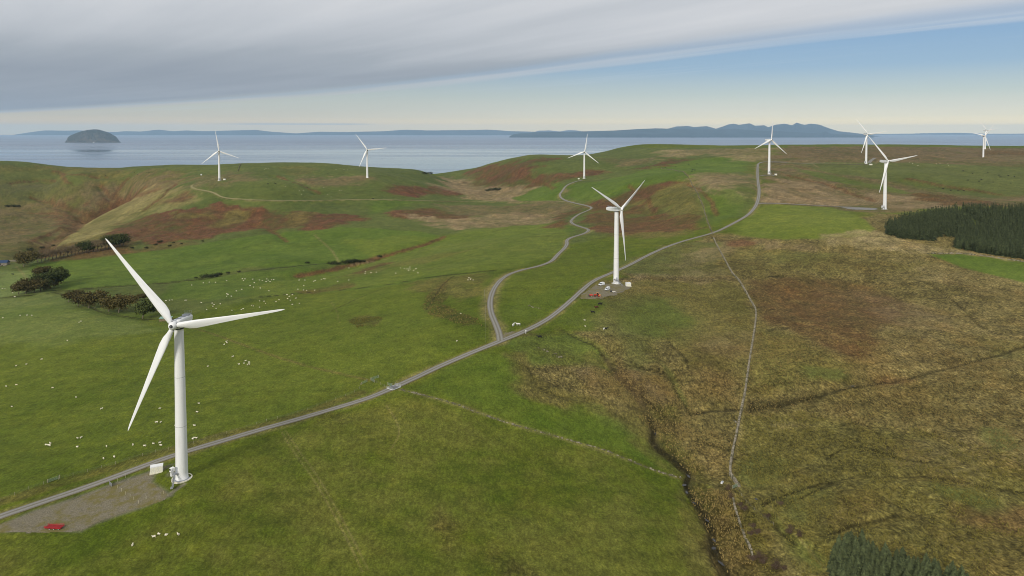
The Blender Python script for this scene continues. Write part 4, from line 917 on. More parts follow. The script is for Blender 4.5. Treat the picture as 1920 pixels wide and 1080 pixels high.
def stair_parts():
    # a service platform with stair at height 3 m on local -Y side
    d = MB(); d.box((0, -2.22, 4.15), (.95, .18, 2.1)); p = MB()
    p.box((0, -2.95, 3.0), (2.0, 1.5, .1))
    for x in (-1, 1):
        for y in (-3.65, -2.3): p.bar((x, y, 3), (x, y, 4.1), .035)
        p.bar((x, -3.65, 4.1), (x, -2.3, 4.1), .035); p.bar((x, -3.65, 3.55), (x, -2.3, 3.55), .03); p.bar((x * .9, -3.6, 0), (x * .9, -3.6, 3), .05)
    s = MB()
    for x in (.35, 1.15): s.bar((x, -3.7, 3.0), (x + 2.4, -6.2, .15), .07); s.bar((x, -3.7, 4.0), (x + 2.4, -6.2, 1.15), .035)
    for k in range(10):
        t = (k + .5) / 10; s.box((.75 + 2.4 * t, -3.7 - 2.5 * t, 3.0 - 2.85 * t), (.85, .3, .05), math.radians(-46))
    for t in (0, .33, .66, 1):
        for x in (.35, 1.15): s.bar((x + 2.4 * t, -3.7 - 2.5 * t, 3 - 2.85 * t), (x + 2.4 * t, -3.7 - 2.5 * t, 4 - 2.85 * t), .03)
    s.box((3.3, -6.6, .1), (1.6, 1.0, .2), math.radians(-46))
    c = MB(); c.box((-2.15, -2.5, 3.9), (1.2, 1.5, 1.5)); c.box((-2.1, -2.5, 2.1), (.8, 1.1, 1.3)); c.box((-2.35, -3.27, 4.1), (.8, .06, .7), 0, 1)
    return d.mesh('door', [M_GREY]), p.mesh('platform', [M_STEEL]), s.mesh('stair', [M_STEEL]), c.mesh('transformer_cabinet', [M_TOWER, M_DARK])
me_door, me_plat, me_stair, me_cab = stair_parts()
TLAB = {'near': 'large white wind turbine nearest the camera beside the gravel hardstanding', 'mid': 'white wind turbine at the yard with vans and a red tractor',
 'right': 'white wind turbine at the end of the grey spur left of the conifer plantation', 'a': 'white wind turbine on the ridge beside the top of the gravel road',
 'b': 'far white wind turbine seen behind the blade of the plantation turbine', 'c': 'nearer and left one of two overlapping far wind turbines', 'd': 'farther and right one of two overlapping far wind turbines',
 'e': 'far white wind turbine at the end of the winding branch road', 'f': 'white wind turbine on the green hill right of the rocky island', 'g': 'white wind turbine on the green hill crest above a reddish bracken patch'}
STAIR = {'near': math.radians(-28), 'mid': math.radians(5), 'right': math.radians(-50), 'a': 0, 'b': math.radians(-50), 'c': 0, 'd': 0, 'e': 0, 'f': math.radians(40), 'g': 0}
for key, (x, y, yaw, az) in TURB.items():
    z = zat(x, y)
    root = thing('wind_turbine', (x, y, z), TLAB[key], 'wind turbine', 'white three bladed wind turbines across the hills')
    yw = math.radians(yaw) + math.pi     # local +Y of nacelle points to the hub
    S = Matrix.Rotation(yw, 4, 'Z') 
    link('tower', me_tower, root)
    if key in ('near', 'mid', 'right', 'a'):
        for ms_ in me_seams: link('section_seam', ms_, root)
    link('foundation_ring', me_base, root); link('yaw_ring', me_yaw, root)
    nac = link('nacelle', me_nac, root)
    T0 = Matrix.Translation((0, 0, HT)) @ S @ Matrix.Rotation(TILT, 4, 'X')
    nac.matrix_local = T0
    if key in ('near', 'mid', 'right', 'a', 'b'):
        for mh in hatches: link('roof_hatch', mh, nac)
        ms = link('sensor_mast', me_mast, nac)
    hub = link('hub', me_hub, root); TH = T0 @ Matrix.Translation((0, OV, 0)); hub.matrix_local = TH
    link('nose_cap', me_cap, hub)
    for k in range(3):
        bl = link('blade', me_blade, root)
        # azimuth measured clockwise as seen by the camera from the front
        ang = math.radians(az + 120 * k)
        bl.matrix_local = TH @ Matrix.Rotation(-ang, 4, 'Y') @ Matrix.Rotation(math.radians(-1.5), 4, 'X')
        link('root_ring', me_ring, bl)
    sr = STAIR[key]
    if key in ('near', 'mid', 'right', 'a', 'b', 'f', 'e'):
        for nm, m_ in (('door', me_door), ('platform', me_plat), ('stair', me_stair), ('transformer_cabinet', me_cab)):
            o = link(nm, m_, root); o.rotation_euler = (0, 0, sr)

# transformer kiosks beside the towers
def kiosk(px, py, rz, label, dims=(5.2, 2.6, 2.5)):
    c = P3(px, py); root = thing('transformer_kiosk', (c.x, c.y, c.z), label, 'kiosk', 'white transformer kiosks beside the turbines', rz)
    b = MB(); b.box((0, 0, dims[2] / 2), dims); link('body', b.mesh('body', [M_TOWER]), root)
    b = MB(); b.box((0, 0, dims[2] + .06), (dims[0] + .16, dims[1] + .16, .12)); link('roof', b.mesh('roof', [M_TOWER]), root)
    b = MB(); b.box((0, 0, .0), (dims[0] + .5, dims[1] + .5, .3)); link('plinth', b.mesh('plinth', [M_CONC]), root)
    m = simple('cream_door', srgb(226, 222, 202), .6)
    for k in range(3):
        b = MB(); b.box((-dims[0] / 3 + k * dims[0] / 3, -dims[1] / 2 - .03, 1.25), (dims[0] / 3 - .12, .06, 2.2)); link('door', b.mesh('door', [m]), root)
kiosk(294, 885, math.radians(24), 'large white kiosk between the gravel road and the nearest turbine', (4.4, 2.3, 2.6))
kiosk(1178, 536.5, math.radians(8), 'white kiosk right of the central turbine', (3.8, 3.0, 2.6))
kiosk(421, 337.5, 0, 'white kiosk right of the turbine on the green hill near the rocky island', (4.5, 2.6, 2.4))
kiosk(1085, 336, .2, 'white kiosk left of the turbine at the end of the winding road', (3.4, 2.6, 2.4))
kiosk(1454.5, 328.5, 0, 'white kiosk right of the turbine on the ridge', (3.6, 2.6, 2.4))
kiosk(1632.5, 309.5, 0, 'long white kiosk right of the turbine behind the plantation turbine', (5.5, 2.6, 2.4))

# ------------------------------------------------------------------ dry stone walls
M_STONE = simple('field_stone', srgb(138, 130, 112), .95, .1, .35, 1.2); M_STONE_D = simple('mossy_stone', srgb(96, 92, 70), .95, .1, .3, 1.0)
def stone_wall(name, pxs, h, w, label, step=1.1, keep=1.0, pale=.4, near=True):
    L = ground_line(pxs, 10, 1); P, s = resample(L, step); rr = random.Random(len(pxs)); mb = MB(); cb = MB()
    T = np.gradient(P, axis=0); T /= np.hypot(T[:, 0], T[:, 1])[:, None] + 1e-9
    g = fbm(s, np.full(len(s), 7.), 14, 3, 5)
    for i in range(len(P)):
        hole = g[i] > .25 + keep * .6
        hh = h * (.25 if hole else 1) * rr.uniform(.82, 1.1)
        rz = math.atan2(T[i, 1], T[i, 0]); x, y = P[i]; z = zat(x, y)
        if keep < 1 and rr.random() > keep * (1.3 - .6 * (g[i] + .5)): 
            if rr.random() < .5: continue
            hh *= .45
        M = Matrix.Rotation(rz + rr.uniform(-.12, .12), 3, 'Z') @ Matrix.Rotation(rr.uniform(-.1, .1), 3, 'Y')
        mb.box((x + rr.uniform(-.1, .1), y + rr.uniform(-.1, .1), z + hh * .4 - .2), (step * 1.12, w * rr.uniform(.85, 1.15), hh * .8 + .4), 0, 0 if rr.random() < pale else 1, .85, M)
        if hh > h * .5:
            for k in range(2 if near else 1):
                u = (k - .5) * step * .5 if near else 0
                M = Matrix.Rotation(rz + rr.uniform(-.4, .4), 3, 'Z') @ Matrix.Rotation(rr.uniform(-.3, .3), 3, 'X')
                cb.box((x + T[i, 0] * u, y + T[i, 1] * u, z + hh * .86), (step * rr.uniform(.42, .6), w * rr.uniform(.6, .95), hh * rr.uniform(.18, .34)), 0, 0 if rr.random() < pale + .15 else 1, .75, M)
    c = P[0]; root = thing(name, (0, 0, 0), label, 'wall', 'dry stone walls across the hills')
    a = link('stone_courses', mb.mesh('stone_courses', [M_STONE, M_STONE_D]), root); a['kind'] = 'stuff'
    a = link('cope_stones', cb.mesh('cope_stones', [M_STONE, M_STONE_D]), root); a['kind'] = 'stuff'
stone_wall('dry_stone_wall', WALL_MAIN, 1.4, 1.15, 'long pale stone wall running down the moor from the road to the gate', 1.1, 1, .6)
stone_wall('dry_stone_wall', WALL_LOW, 1.2, .8, 'short broken stone wall below the gate among brown shrubs', .9, .8, .6)
stone_wall('dry_stone_wall', WALL_FIELD, .65, .7, 'low tumbled stone wall crossing the foreground pasture to the burn', .9, .26, .35)
stone_wall('dry_stone_wall', WALL_UP, 1.3, .9, 'stone wall climbing the hill above the road bend', 1.6, 1, .2, False)
stone_wall('dry_stone_wall', [(452,307),(449,312),(446,321)], 1.6, 1.4, 'short dark wall on the hill crest right of the left hill turbine', 2.5, 1, .1, False)
stone_wall('dry_stone_wall', [(1240,316),(1262,319),(1281,322)], 1.2, .9, 'low dark wall along the top of the green ridge', 2.2, .8, .2, False)
stone_wall('dry_stone_wall', [(1740,476),(1800,475),(1860,482),(1925,492)], 1.1, .8, 'pale wall between the plantation and the green field', 1.5, .8, .6, False)
stone_wall('dry_stone_wall', [(0,500),(5,498),(10,499)], 1.6, 1, 'stub of farmyard wall at the left edge', 1.5, 1, .8, False)

# ------------------------------------------------------------------ fences, gates
M_POST = simple('weathered_post', srgb(150, 142, 118), .9, .1, .2, 2); M_WIRE = simple('fence_wire', srgb(120, 120, 112), .5, .4, .1, 2, .5)
M_GATE = simple('green_gate_paint', srgb(128, 150, 128), .5, .4, .15, 2)
pb = MB(); pb.bar((0, 0, -.3), (0, 0, 1.25), .07); me_post = pb.mesh('post', [M_POST])
def fence(pxs, label, gap=4.5, group='post and wire fences'):
    L = ground_line(pxs, 12, 1); P, s = resample(L, gap); root = thing('wire_fence', (0, 0, 0), label, 'fence', group); wb = MB(); rr = random.Random(int(s[-1]))
    Q3 = [Vector((p[0], p[1], zat(*p))) for p in P]
    for q in Q3:
        o = link('post', me_post, root); o.location = q; o.rotation_euler = (rr.uniform(-.06, .06), rr.uniform(-.06, .06), rr.uniform(0, 3)); o.scale = (1, 1, rr.uniform(.85, 1.08))
    for a, b in zip(Q3[:-1], Q3[1:]):
        for h in (.45, .8, 1.1): wb.bar(a + Vector((0, 0, h)), b + Vector((0, 0, h)), .012, 0, 3)
    w = link('wires', wb.mesh('wires', [M_WIRE]), root)
fence([(0,940),(60,915),(130,893),(200,876),(270,853),(340,838),(420,815),(500,790)], 'wire fence north of the gravel road behind the nearest turbine')
fence([(500,790),(560,775),(620,752),(672,735),(676,722)], 'wire fence along the road up to the sheep gates')
fence([(908,545),(910,575),(911,610),(911,648)], 'straight wire fence left of the branch road')
fence([(740,732),(790,742),(850,758),(900,778),(960,798),(1030,815)], 'wire fence beside the low tumbled field wall', 5)
fence([(1382,918),(1400,945),(1425,965),(1450,985)], 'wire fence below the gate by the brown shrubs', 4)
fence([(700,715),(715,722),(728,729)], 'short wire fence between the sheep gates and the cattle grid', 2.5)
def gate(pa, pb_, label, h=1.25, cat='gate'):
    a = P3(*pa); b = P3(*pb_); root = thing('field_gate', a, label, cat, 'green metal gates'); d = b - a; f = MB()
    for t in (0, 1): f.bar(d * t, d * t + Vector((0, 0, h)), .05)
    f.bar(Vector((0, 0, h)), d + Vector((0, 0, h)), .05); f.bar(Vector((0, 0, .1)), d + Vector((0, 0, .1)), .045)
    link('gate_frame', f.mesh('gate_frame', [M_GATE]), root)
    for k in range(4):
        z = .3 + k * .22; r = MB(); r.bar(Vector((0, 0, z)), d + Vector((0, 0, z)), .035); link('rail', r.mesh('rail', [M_GATE]), root)
    r = MB(); r.bar(Vector((0, 0, .1)), d + Vector((0, 0, h)), .035); link('brace', r.mesh('brace', [M_GATE]), root)
    for t, e in ((0, a), (1, b)):
        o = link('gate_post', me_post, root); o.location = d * t * 1.03; o.scale = (2.2, 2.2, 1.15)
gate((678,721), (688,716), 'green metal gate left in the sheep pen by the road')
gate((697,712), (710,708), 'green metal gate at the back right of the sheep pen')
gate((695,713), (702,717), 'short green metal gate folding back into the sheep pen')
gate((727,722), (735,724), 'green metal gate left of the cattle grid')
gate((735,723.5), (731,728), 'green metal gate standing open at the cattle grid')
gate((1373,916), (1383,912), 'metal gate at the foot of the long moor wall')
gate((112,897), (90,905), 'metal hurdle in the fence beyond the road at left')
# cattle grid across the road
c = P3(738.5, 727.5); root = thing('cattle_grid', (c.x, c.y, c.z + .25), 'pale steel cattle grid crossing the gravel road by the sheep gates', 'cattle grid', None, math.radians(52))
f = MB(); f.box((0, 2.2, .04), (5.4, .25, .22)); f.box((0, -2.2, .04), (5.4, .25, .22)); f.box((-2.7, 0, .04), (.25, 4.6, .22)); f.box((2.7, 0, .04), (.25, 4.6, .22)); link('grid_frame', f.mesh('grid_frame', [simple('pale_concrete', srgb(214, 214, 208), .8)]), root)
barm = MB(); barm.bar((-2.6, 0, .1), (2.6, 0, .1), .06, 0, 6); me_gb = barm.mesh('grid_bar', [M_STEEL])
for k in range(13):
    o = link('grid_bar', me_gb, root); o.location = (0, -1.95 + k * .325, 0)
for s_, xx in ((-1, -2.8), (1, 2.8)):
    r = MB(); r.bar((xx, -2.2, 0), (xx, -2.2, 1.1), .05); r.bar((xx, 2.2, 0), (xx, 2.2, 1.1), .05); r.bar((xx, -2.2, 1.1), (xx, 2.2, 1.1), .05); r.bar((xx, -2.2, .6), (xx, 2.2, .6), .04); link('side_rail', r.mesh('side_rail', [simple('pale_rail', srgb(200, 202, 200), .5)]), root)
# hurdle panel and thin marker posts on the yard
c = P3(207.5, 911); root = thing('metal_hurdle', c, 'grey sheeted hurdle standing at the road edge of the hardstanding', 'hurdle', None, math.radians(-42))
f = MB(); f.box((0, 0, .75), (2.7, .05, 1.15)); link('panel', f.mesh('panel', [M_STEEL]), root); f = MB()
for x in (-1.4, 1.4): f.bar((x, 0, -.1), (x, 0, 1.4), .05)
f.bar((-1.4, 0, 1.36), (1.4, 0, 1.36), .04); link('frame', f.mesh('frame', [M_STEEL]), root)
mk = MB(); mk.bar((0, 0, -.2), (0, 0, 1.35), .055); me_mk = mk.mesh('marker_post', [simple('pale_post', srgb(186, 178, 150), .8)])
for k, (x, y) in enumerate([(220,916),(228,922),(235,928),(244,932),(251,938),(235,896),(221,903),(274,936),(307,927),(260,945)]):
    p = P3(x, y); o = link('marker_post', me_mk, None); o.location = p
    o['label'] = 'thin pale marker post standing in the gravel of the near hardstanding'; o['category'] = 'post'; o['group'] = 'marker posts on the hardstanding'
mk = MB(); mk.bar((0, 0, -.2), (0, 0, 2.3), .16, 0, 8); mk.box((0, 0, 2.0), (.7, .12, .5)); o = link('marker_post', mk.mesh('marker_post', [simple('white_post', (.78, .78, .74), .7)])); o.location = P3(986, 626); o['label'] = 'white marker post on the road verge right of the junction'; o['category'] = 'post'

# ------------------------------------------------------------------ buildings
def shed():
    c = P3(311, 601); root = thing('stone_shelter', c, 'low stone shelter with pale green roof behind the near turbine rotor', 'shelter', None, math.radians(8))
    b = MB(); b.box((0, -1.6, 1.0), (9, .5, 2.6)); b.box((0, 1.6, 1.0), (9, .5, 2.6)); b.box((-4.3, 0, 1.0), (.5, 2.7, 2.6)); b.box((4.3, 0, 1.0), (.5, 2.7, 2.6)); link('wall', b.mesh('wall', [simple('shelter_stone', srgb(128, 112, 88), .95, .1, .4, 2)]), root)
    b = MB(); M = Matrix.Rotation(.12, 3, 'X'); b.box((0, .1, 2.45), (9.6, 4.4, .14), 0, 0, 1, M); link('roof', b.mesh('roof', [simple('green_sheeting', srgb(128, 160, 146), .6)]), root)
shed()
c = P3(377.5, 328.5); root = thing('small_hut', c, 'tiny white hut in the grass left of the turbine near the rocky island', 'hut', None, .3)
b = MB(); b.box((0, 0, 1), (3, 2.2, 2.2)); link('wall', b.mesh('wall', [M_TOWER]), root)
link('roof', mesh_from('roof', [(-1.7, -1.3, 2.1), (1.7, -1.3, 2.1), (1.7, 1.3, 2.1), (-1.7, 1.3, 2.1), (-1.7, 0, 2.9), (1.7, 0, 2.9)], [(0, 1, 5, 4), (2, 3, 4, 5), (0, 4, 3), (1, 2, 5)], [M_GREY]), root)
c = P3(1354, 906); root = thing('water_trough', c, 'small white water trough in the rough grass left of the moor gate', 'trough', None, .9)
b = MB(); b.box((0, 0, .35), (1.6, .7, .7)); link('tank', b.mesh('tank', [M_TOWER]), root); b = MB(); b.box((0, 0, .68), (1.4, .5, .06)); link('water', b.mesh('water', [M_GREY]), root)
def farm():
    c = P3(2, 498); root = thing('farm_building', (c.x - 4, c.y, c.z), 'farm building with dark blue roof at the left edge', 'farm building', None, math.radians(15))
    b = MB(); b.box((0, 0, 2), (24, 10, 4.6)); link('wall', b.mesh('wall', [simple('rubble_wall', srgb(140, 132, 116), .95, .1, .3, .8)]), root)
    V = [(-12.4, -5.4, 4), (12.4, -5.4, 4), (12.4, 5.4, 4), (-12.4, 5.4, 4), (-12.4, 0, 7.2), (12.4, 0, 7.2)]
    link('roof', mesh_from('roof', V, [(0, 1, 5, 4), (3, 4, 5, 2), (0, 4, 3), (1, 2, 5)], [simple('blue_roof', srgb(36, 58, 88), .5)]), root)
    b = MB(); b.box((4, -5.05, 2), (2.6, .1, 3)); link('door', b.mesh('door', [M_DARK]), root)
    c = P3(20, 490); root = thing('ruined_wall', c, 'pale ruined farm walls beside the brown tree at the left edge', 'ruin', None, .2)
    b = MB(); rr = random.Random(4)
    for k in range(16): b.box((-9 + k * 1.1, rr.uniform(-.2, .2), .8), (1.2, .8, rr.uniform(1.6, 2.8)), rr.uniform(-.1, .1))
    link('long_wall', b.mesh('long_wall', [M_STONE]), root); root.children[0]['kind'] = 'stuff'
    b = MB()
    for k in range(9): b.box((-9, -1 - k * 1.1, .7), (.8, 1.2, rr.uniform(1.4, 2.4)), rr.uniform(-.1, .1))
    o = link('cross_wall', b.mesh('cross_wall', [M_STONE]), root); o['kind'] = 'stuff'
farm()

# ------------------------------------------------------------------ vehicles and machines
M_RED = simple('red_paint', srgb(172, 26, 34), .45, .4, .15, 2); M_TYRE = simple('tyre', (.02, .02, .02), .8); M_RIM = simple('pale_rim', (.62, .62, .6), .5)
M_GLASS = simple('dark_glass', (.02, .025, .03), .1, .6); M_VAN = simple('van_paint', (.78, .79, .8), .3, .5, .03); M_ORANGE = simple('orange_red_paint', srgb(190, 58, 26), .5)
M_PLANK = simple('red_plank', srgb(140, 36, 38), .7, .2, .2, 3); M_BALE = simple('straw_bale', srgb(186, 140, 92), .95, .1, .2, 3)
def wheel(root, x, y, r, w, name='wheel', rim=M_RIM):
    R = Matrix.Rotation(math.pi / 2, 3, 'X')
    b = MB(); b.lathe([(r * .55, -w / 2), (r, -w / 2 + .02), (r, w / 2 - .02), (r * .55, w / 2)], 20, 0, True, R); o = link(name, b.mesh(name, [M_TYRE]), root); o.location = (x, y, r)
    b = MB(); b.lathe([(r * .54, -w / 2 - .03), (r * .54, w / 2 + .03)], 14, 0, True, R); link('rim', b.mesh('rim', [rim]), o); return o
def flatbed():
    a = P3(84, 989.5); b_ = P3(120, 990.5); c = (a + b_) / 2; c.z = zat(c.x, c.y); L_ = 6.6
    root = thing('flatbed_trailer', c, 'red flatbed farm trailer with white wheel rims parked on the grass edge', 'trailer', None, math.radians(-4))
    k = 12
    pl = MB(); pl.box((0, 0, .84), (L_ - .1, 2.2 / k - .03, .06)); mp = pl.mesh('plank', [M_PLANK])
    for i in range(k): o = link('plank', mp, root); o.location = (0, -1.1 + 2.2 * (i + .5) / k, 0)
    f = MB()
    for y in (-1.18, 1.18): f.box((0, y, .8), (L_, .1, .26))
    for x in (-L_ / 2, 0, L_ / 2): f.box((x, 0, .76), (.12, 2.3, .12))
    for y in (-.5, .5): f.box((0, y, .6), (L_ - .6, .12, .2))
    link('chassis', f.mesh('chassis', [M_RED]), root)
    for sy in (-1, 1):
        r = MB(); 
        for i in range(7): x = -L_ / 2 + .1 + i * (L_ - .2) / 6; r.bar((x, 1.18 * sy, .9), (x, 1.18 * sy, 1.45 if sy > 0 else 1.1), .035)
        z = 1.45 if sy > 0 else 1.1; r.bar((-L_ / 2 + .1, 1.18 * sy, z), (L_ / 2 - .1, 1.18 * sy, z), .035); link('side_rail', r.mesh('side_rail', [M_RED]), root)
    for x in (-L_ / 2, L_ / 2):
        r = MB(); r.bar((x, -1.15, 1.35), (x, 1.15, 1.35), .04); r.bar((x, -1.15, .9), (x, -1.15, 1.35), .04); r.bar((x, 1.15, .9), (x, 1.15, 1.35), .04); link('headboard', r.mesh('headboard', [M_RED]), root)
    for x in (-.9, .9, ): 
        for y in (-1.25, 1.25): wheel(root, x - .2, y, .40, .26)
    wheel(root, 2.6, -1.2, .34, .22)
    r = MB(); r.bar((-L_ / 2, .4, .6), (-L_ / 2 - 1.3, 0, .5), .05); r.bar((-L_ / 2, -.4, .6), (-L_ / 2 - 1.3, 0, .5), .05); link('drawbar', r.mesh('drawbar', [M_RED]), root)
flatbed()
bpy.data.objects['flatbed_trailer'].scale = (.86, .86, .86)
def van(px, py, rz, label, s=1.0):
    c = P3(px, py); root = thing('white_van', (c.x, c.y, c.z + .1), label, 'van', 'white vans parked by the central turbine', rz)
    prof = [(-2.5, .35), (-2.55, 1.2), (-2.45, 2.2), (-2.1, 2.35), (.9, 2.35), (1.25, 2.2), (1.95, 1.35), (2.55, 1.05), (2.65, .7), (2.6, .35)]
    V = []
    for y in (-.98, -.9, .9, .98):
        for x, z in prof: V.append((x * (1 if abs(y) > .95 else 1), y * (.9 if z > 1.4 else 1), z - (0 if abs(y) < .95 else .04)))
    n_ = len(prof); Fc = [(j * n_ + k, j * n_ + (k + 1) % n_, (j + 1) * n_ + (k + 1) % n_, (j + 1) * n_ + k) for j in range(3) for k in range(n_)] + [tuple(range(n_))[::-1], tuple(range(3 * n_, 4 * n_))]
    link('body', mesh_from('body', V, Fc, [M_VAN]), root)
    g = mesh_from('windscreen', [(1.30, -.76, 2.14), (1.30, .76, 2.14), (1.97, .86, 1.38), (1.97, -.86, 1.38)], [(0, 3, 2, 1)], [M_GLASS]); o = link('windscreen', g, root); o.location = (.03, 0, .03)
    for sy in (-1, 1):
        g = mesh_from('side_window', [(.35, .91 * sy, 2.05), (1.15, .91 * sy, 2.05), (1.7, .96 * sy, 1.45), (.35, .96 * sy, 1.45)], [(0, 1, 2, 3)], [M_GLASS]); o = link('side_window', g, root); o.location = (0, .02 * sy, 0)
        b = MB(); b.box((2.6, .72 * sy, .9), (.12, .3, .2)); link('headlight', b.mesh('headlight', [M_RIM]), root)
    b = MB(); b.box((2.62, 0, .55), (.16, 1.8, .28)); link('bumper', b.mesh('bumper', [M_DARK]), root)
    for x in (-1.6, 1.65):
        for y in (-.9, .9): wheel(root, x, y, .34, .24)
van(1128, 535, math.radians(-142), 'white van parked left of the central turbine closest to its base')
van(1139, 544, math.radians(-128), 'white van parked nearer the camera on the gravel yard')
def tractor():
    c = P3(1120, 556); root = thing('tractor', (c.x - .3, c.y, c.z + .12), 'red tractor with black wheels at the lower edge of the turbine yard', 'tractor', None, math.radians(184))
    b = MB(); b.box((1.3, 0, 1.35), (1.9, .85, .75), 0, 0, .92); b.box((2.3, 0, 1.2), (.12, .8, .6)); link('bonnet', b.mesh('bonnet', [M_ORANGE]), root)
    b = MB(); b.box((0, 0, .95), (3.8, .5, .5)); link('chassis', b.mesh('chassis', [M_DARK]), root)
    b = MB()
    for x in (-1.1, .3):
        for y in (-.65, .65): b.bar((x, y, 1.4), (x * .85, y * .9, 2.75), .05)
    b.box((-.35, 0, 2.8), (1.6, 1.5, .12)); link('cab_frame', b.mesh('cab_frame', [M_BALE]), root)
    b = MB(); b.box((-.4, 0, 2.05), (1.25, 1.2, 1.2), 0, 0, .92); link('cab_glass', b.mesh('cab_glass', [M_GLASS]), root)
    for y in (-.9, .9): wheel(root, -.9, y, .88, .5, rim=M_ORANGE); wheel(root, 1.7, y * .9, .55, .35, rim=M_ORANGE)
    for y in (-.9, .9):
        b = MB(); b.box((-.9, y, 1.85), (1.5, .5, .08)); link('mudguard', b.mesh('mudguard', [M_ORANGE]), root)
    c = P3(1107, 556); root = thing('spreader', (c.x + .5, c.y, c.z + .12), 'orange and black farm implement hitched at the left of the tractor', 'implement', None, math.radians(180))
    b = MB(); b.box((0, 0, 1.0), (2.0, 1.6, .9), 0, 0, 1.25); link('hopper', b.mesh('hopper', [M_ORANGE]), root); b = MB(); b.box((1.4, 0, .8), (1.1, 1.9, 1.0), 0, 0, .8); link('rotor_box', b.mesh('rotor_box', [M_DARK]), root)
    for y in (-.95, .95): wheel(root, 0, y, .45, .3)
    c = P3(1124.5, 556.5); root = thing('bale_carrier', (c.x, c.y, c.z + .12), 'small carrier with a tan load at the right of the tractor', 'carrier', None, .1)
    b = MB(); b.box((0, 0, .45), (2.0, 1.5, .15)); link('deck', b.mesh('deck', [M_ORANGE]), root); b = MB(); R = Matrix.Rotation(math.pi / 2, 3, 'Y'); b.lathe([(.55, -.6), (.62, -.5), (.62, .5), (.55, .6)], 18, 0, True, R, (0, 0, 1.12)); link('bale', b.mesh('bale', [M_BALE]), root)
    for y in (-.8, .8): wheel(root, .2, y, .3, .2)
tractor()
c = P3(1146, 548); root = thing('generator', (c.x, c.y, c.z + .1), 'small black generator on the yard beside the pale low trailer', 'generator', None, .4)
b = MB(); b.box((0, 0, .75), (1.3, .9, 1.1), 0, 0, .9); link('housing', b.mesh('housing', [M_DARK]), root); b = MB(); b.bar((.3, 0, 1.3), (.3, 0, 1.75), .07); link('exhaust', b.mesh('exhaust', [M_STEEL]), root)
for y in (-.5, .5): wheel(root, 0, y, .25, .15)
c = P3(1151, 549); root = thing('small_trailer', (c.x, c.y, c.z + .1), 'pale low trailer lying right of the black generator', 'trailer', None, -.1)
b = MB(); b.box((0, 0, .55), (2.4, 1.2, .1)); b.box((0, .6, .75), (2.4, .06, .4)); b.box((0, -.6, .75), (2.4, .06, .4)); link('body', b.mesh('body', [simple('pale_grey_paint', srgb(206, 200, 190), .6)]), root)
b = MB(); b.bar((1.2, 0, .5), (2.3, 0, .45), .05); link('drawbar', b.mesh('drawbar', [M_STEEL]), root)
for y in (-.68, .68): wheel(root, -.2, y, .3, .18)

# ------------------------------------------------------------------ animals
def skin_body(name, verts, edges, radii, mats, sub=1):
    me = bpy.data.meshes.new(name + '_skel'); me.from_pydata(verts, edges, []); ob = bpy.data.objects.new(name, me); COL.objects.link(ob)
    sk = ob.modifiers.new('s', 'SKIN'); 
    for k, r in enumerate(radii): me.skin_vertices[0].data[k].radius = r if isinstance(r, tuple) else (r, r)
    me.skin_vertices[0].data[0].use_root = True
    if sub: ob.modifiers.new('u', 'SUBSURF').levels = sub
    dg = bpy.context.evaluated_depsgraph_get(); out = bpy.data.meshes.new_from_object(ob.evaluated_get(dg)); out.name = name
    bpy.data.objects.remove(ob); bpy.data.meshes.remove(me)
    out.materials.clear()
    for m in mats: out.materials.append(m)
    return out
def beast(name, L, hb, rad, leg, mats, head_down=.0, lying=False, pale_end=False):
    """quadruped facing +X: trunk, neck, head, ears, tail and four jointed legs as one skinned body"""
    z = hb if not lying else rad * .9
    V = [(-.1 * L, 0, z), (-.42 * L, 0, z + .03), (.2 * L, 0, z - .02), (.42 * L, 0, z + .05)]; E = [(0, 1), (0, 2), (2, 3)]; Rr = [rad, rad * .9, rad, rad * .78]
    hz = z + .42 * rad + .25 * L * (1 - head_down * 2.6)
    V += [(.58 * L, 0, (z + hz) / 2 + .02), (.70 * L, 0, hz), (.86 * L, 0, hz - .12 * L)]; E += [(3, 4), (4, 5), (5, 6)]; Rr += [rad * .5, rad * .40, rad * .22]
    V.append((-.56 * L, 0, z - .1)); E.append((1, 7)); Rr.append(rad * .15)
    if not lying:
        for sx, yy in ((1, 1), (1, -1), (-1, 1), (-1, -1)):
            x0 = .34 * L if sx > 0 else -.36 * L; j = 3 if sx > 0 else 1; k = len(V)
            dxk = .02 * L if sx > 0 else -.07 * L
            V += [(x0, yy * rad * .55, z - rad * .6), (x0 + dxk, yy * rad * .55, z * .42), (x0, yy * rad * .55, .02)]
            E += [(j, k), (k, k + 1), (k + 1, k + 2)]; Rr += [rad * .42, leg, leg * .9]
    else:
        for sx, yy in ((1, 1), (-1, -1)):
            k = len(V); V.append((sx * .4 * L, yy * rad * .9, .08)); E.append((3 if sx > 0 else 1, k)); Rr.append(leg)
    me = skin_body(name, V, E, Rr, mats)
    if len(mats) > 1:
        for p in me.polygons:
            c = p.center
            if (pale_end and c.x < -.25 * L + 0) or (not pale_end and (c.x > .66 * L or (c.z < z - rad * 1.05 and not lying))): p.material_index = 1
    me.polygons.foreach_set('use_smooth', [True] * len(me.polygons)); return me
M_WOOL = simple('fleece', srgb(232, 224, 200), .95, .1, .1, 6); M_FACE = simple('pale_face', srgb(196, 184, 160), .9)
M_COW = simple('black_hide', (.012, .011, .01), .7, .3); M_COWB = simple('brown_hide', srgb(74, 32, 22), .7, .3); M_COWW = simple('white_hide', (.7, .68, .62), .8)
sheep_m = [beast('sheep', 1.15, .62, .32, .055, [M_WOOL, M_FACE], .35), beast('sheep', 1.2, .62, .34, .055, [M_WOOL, M_FACE], 0), beast('sheep', 1.1, .4, .36, .06, [M_WOOL, M_FACE], .15, True)]
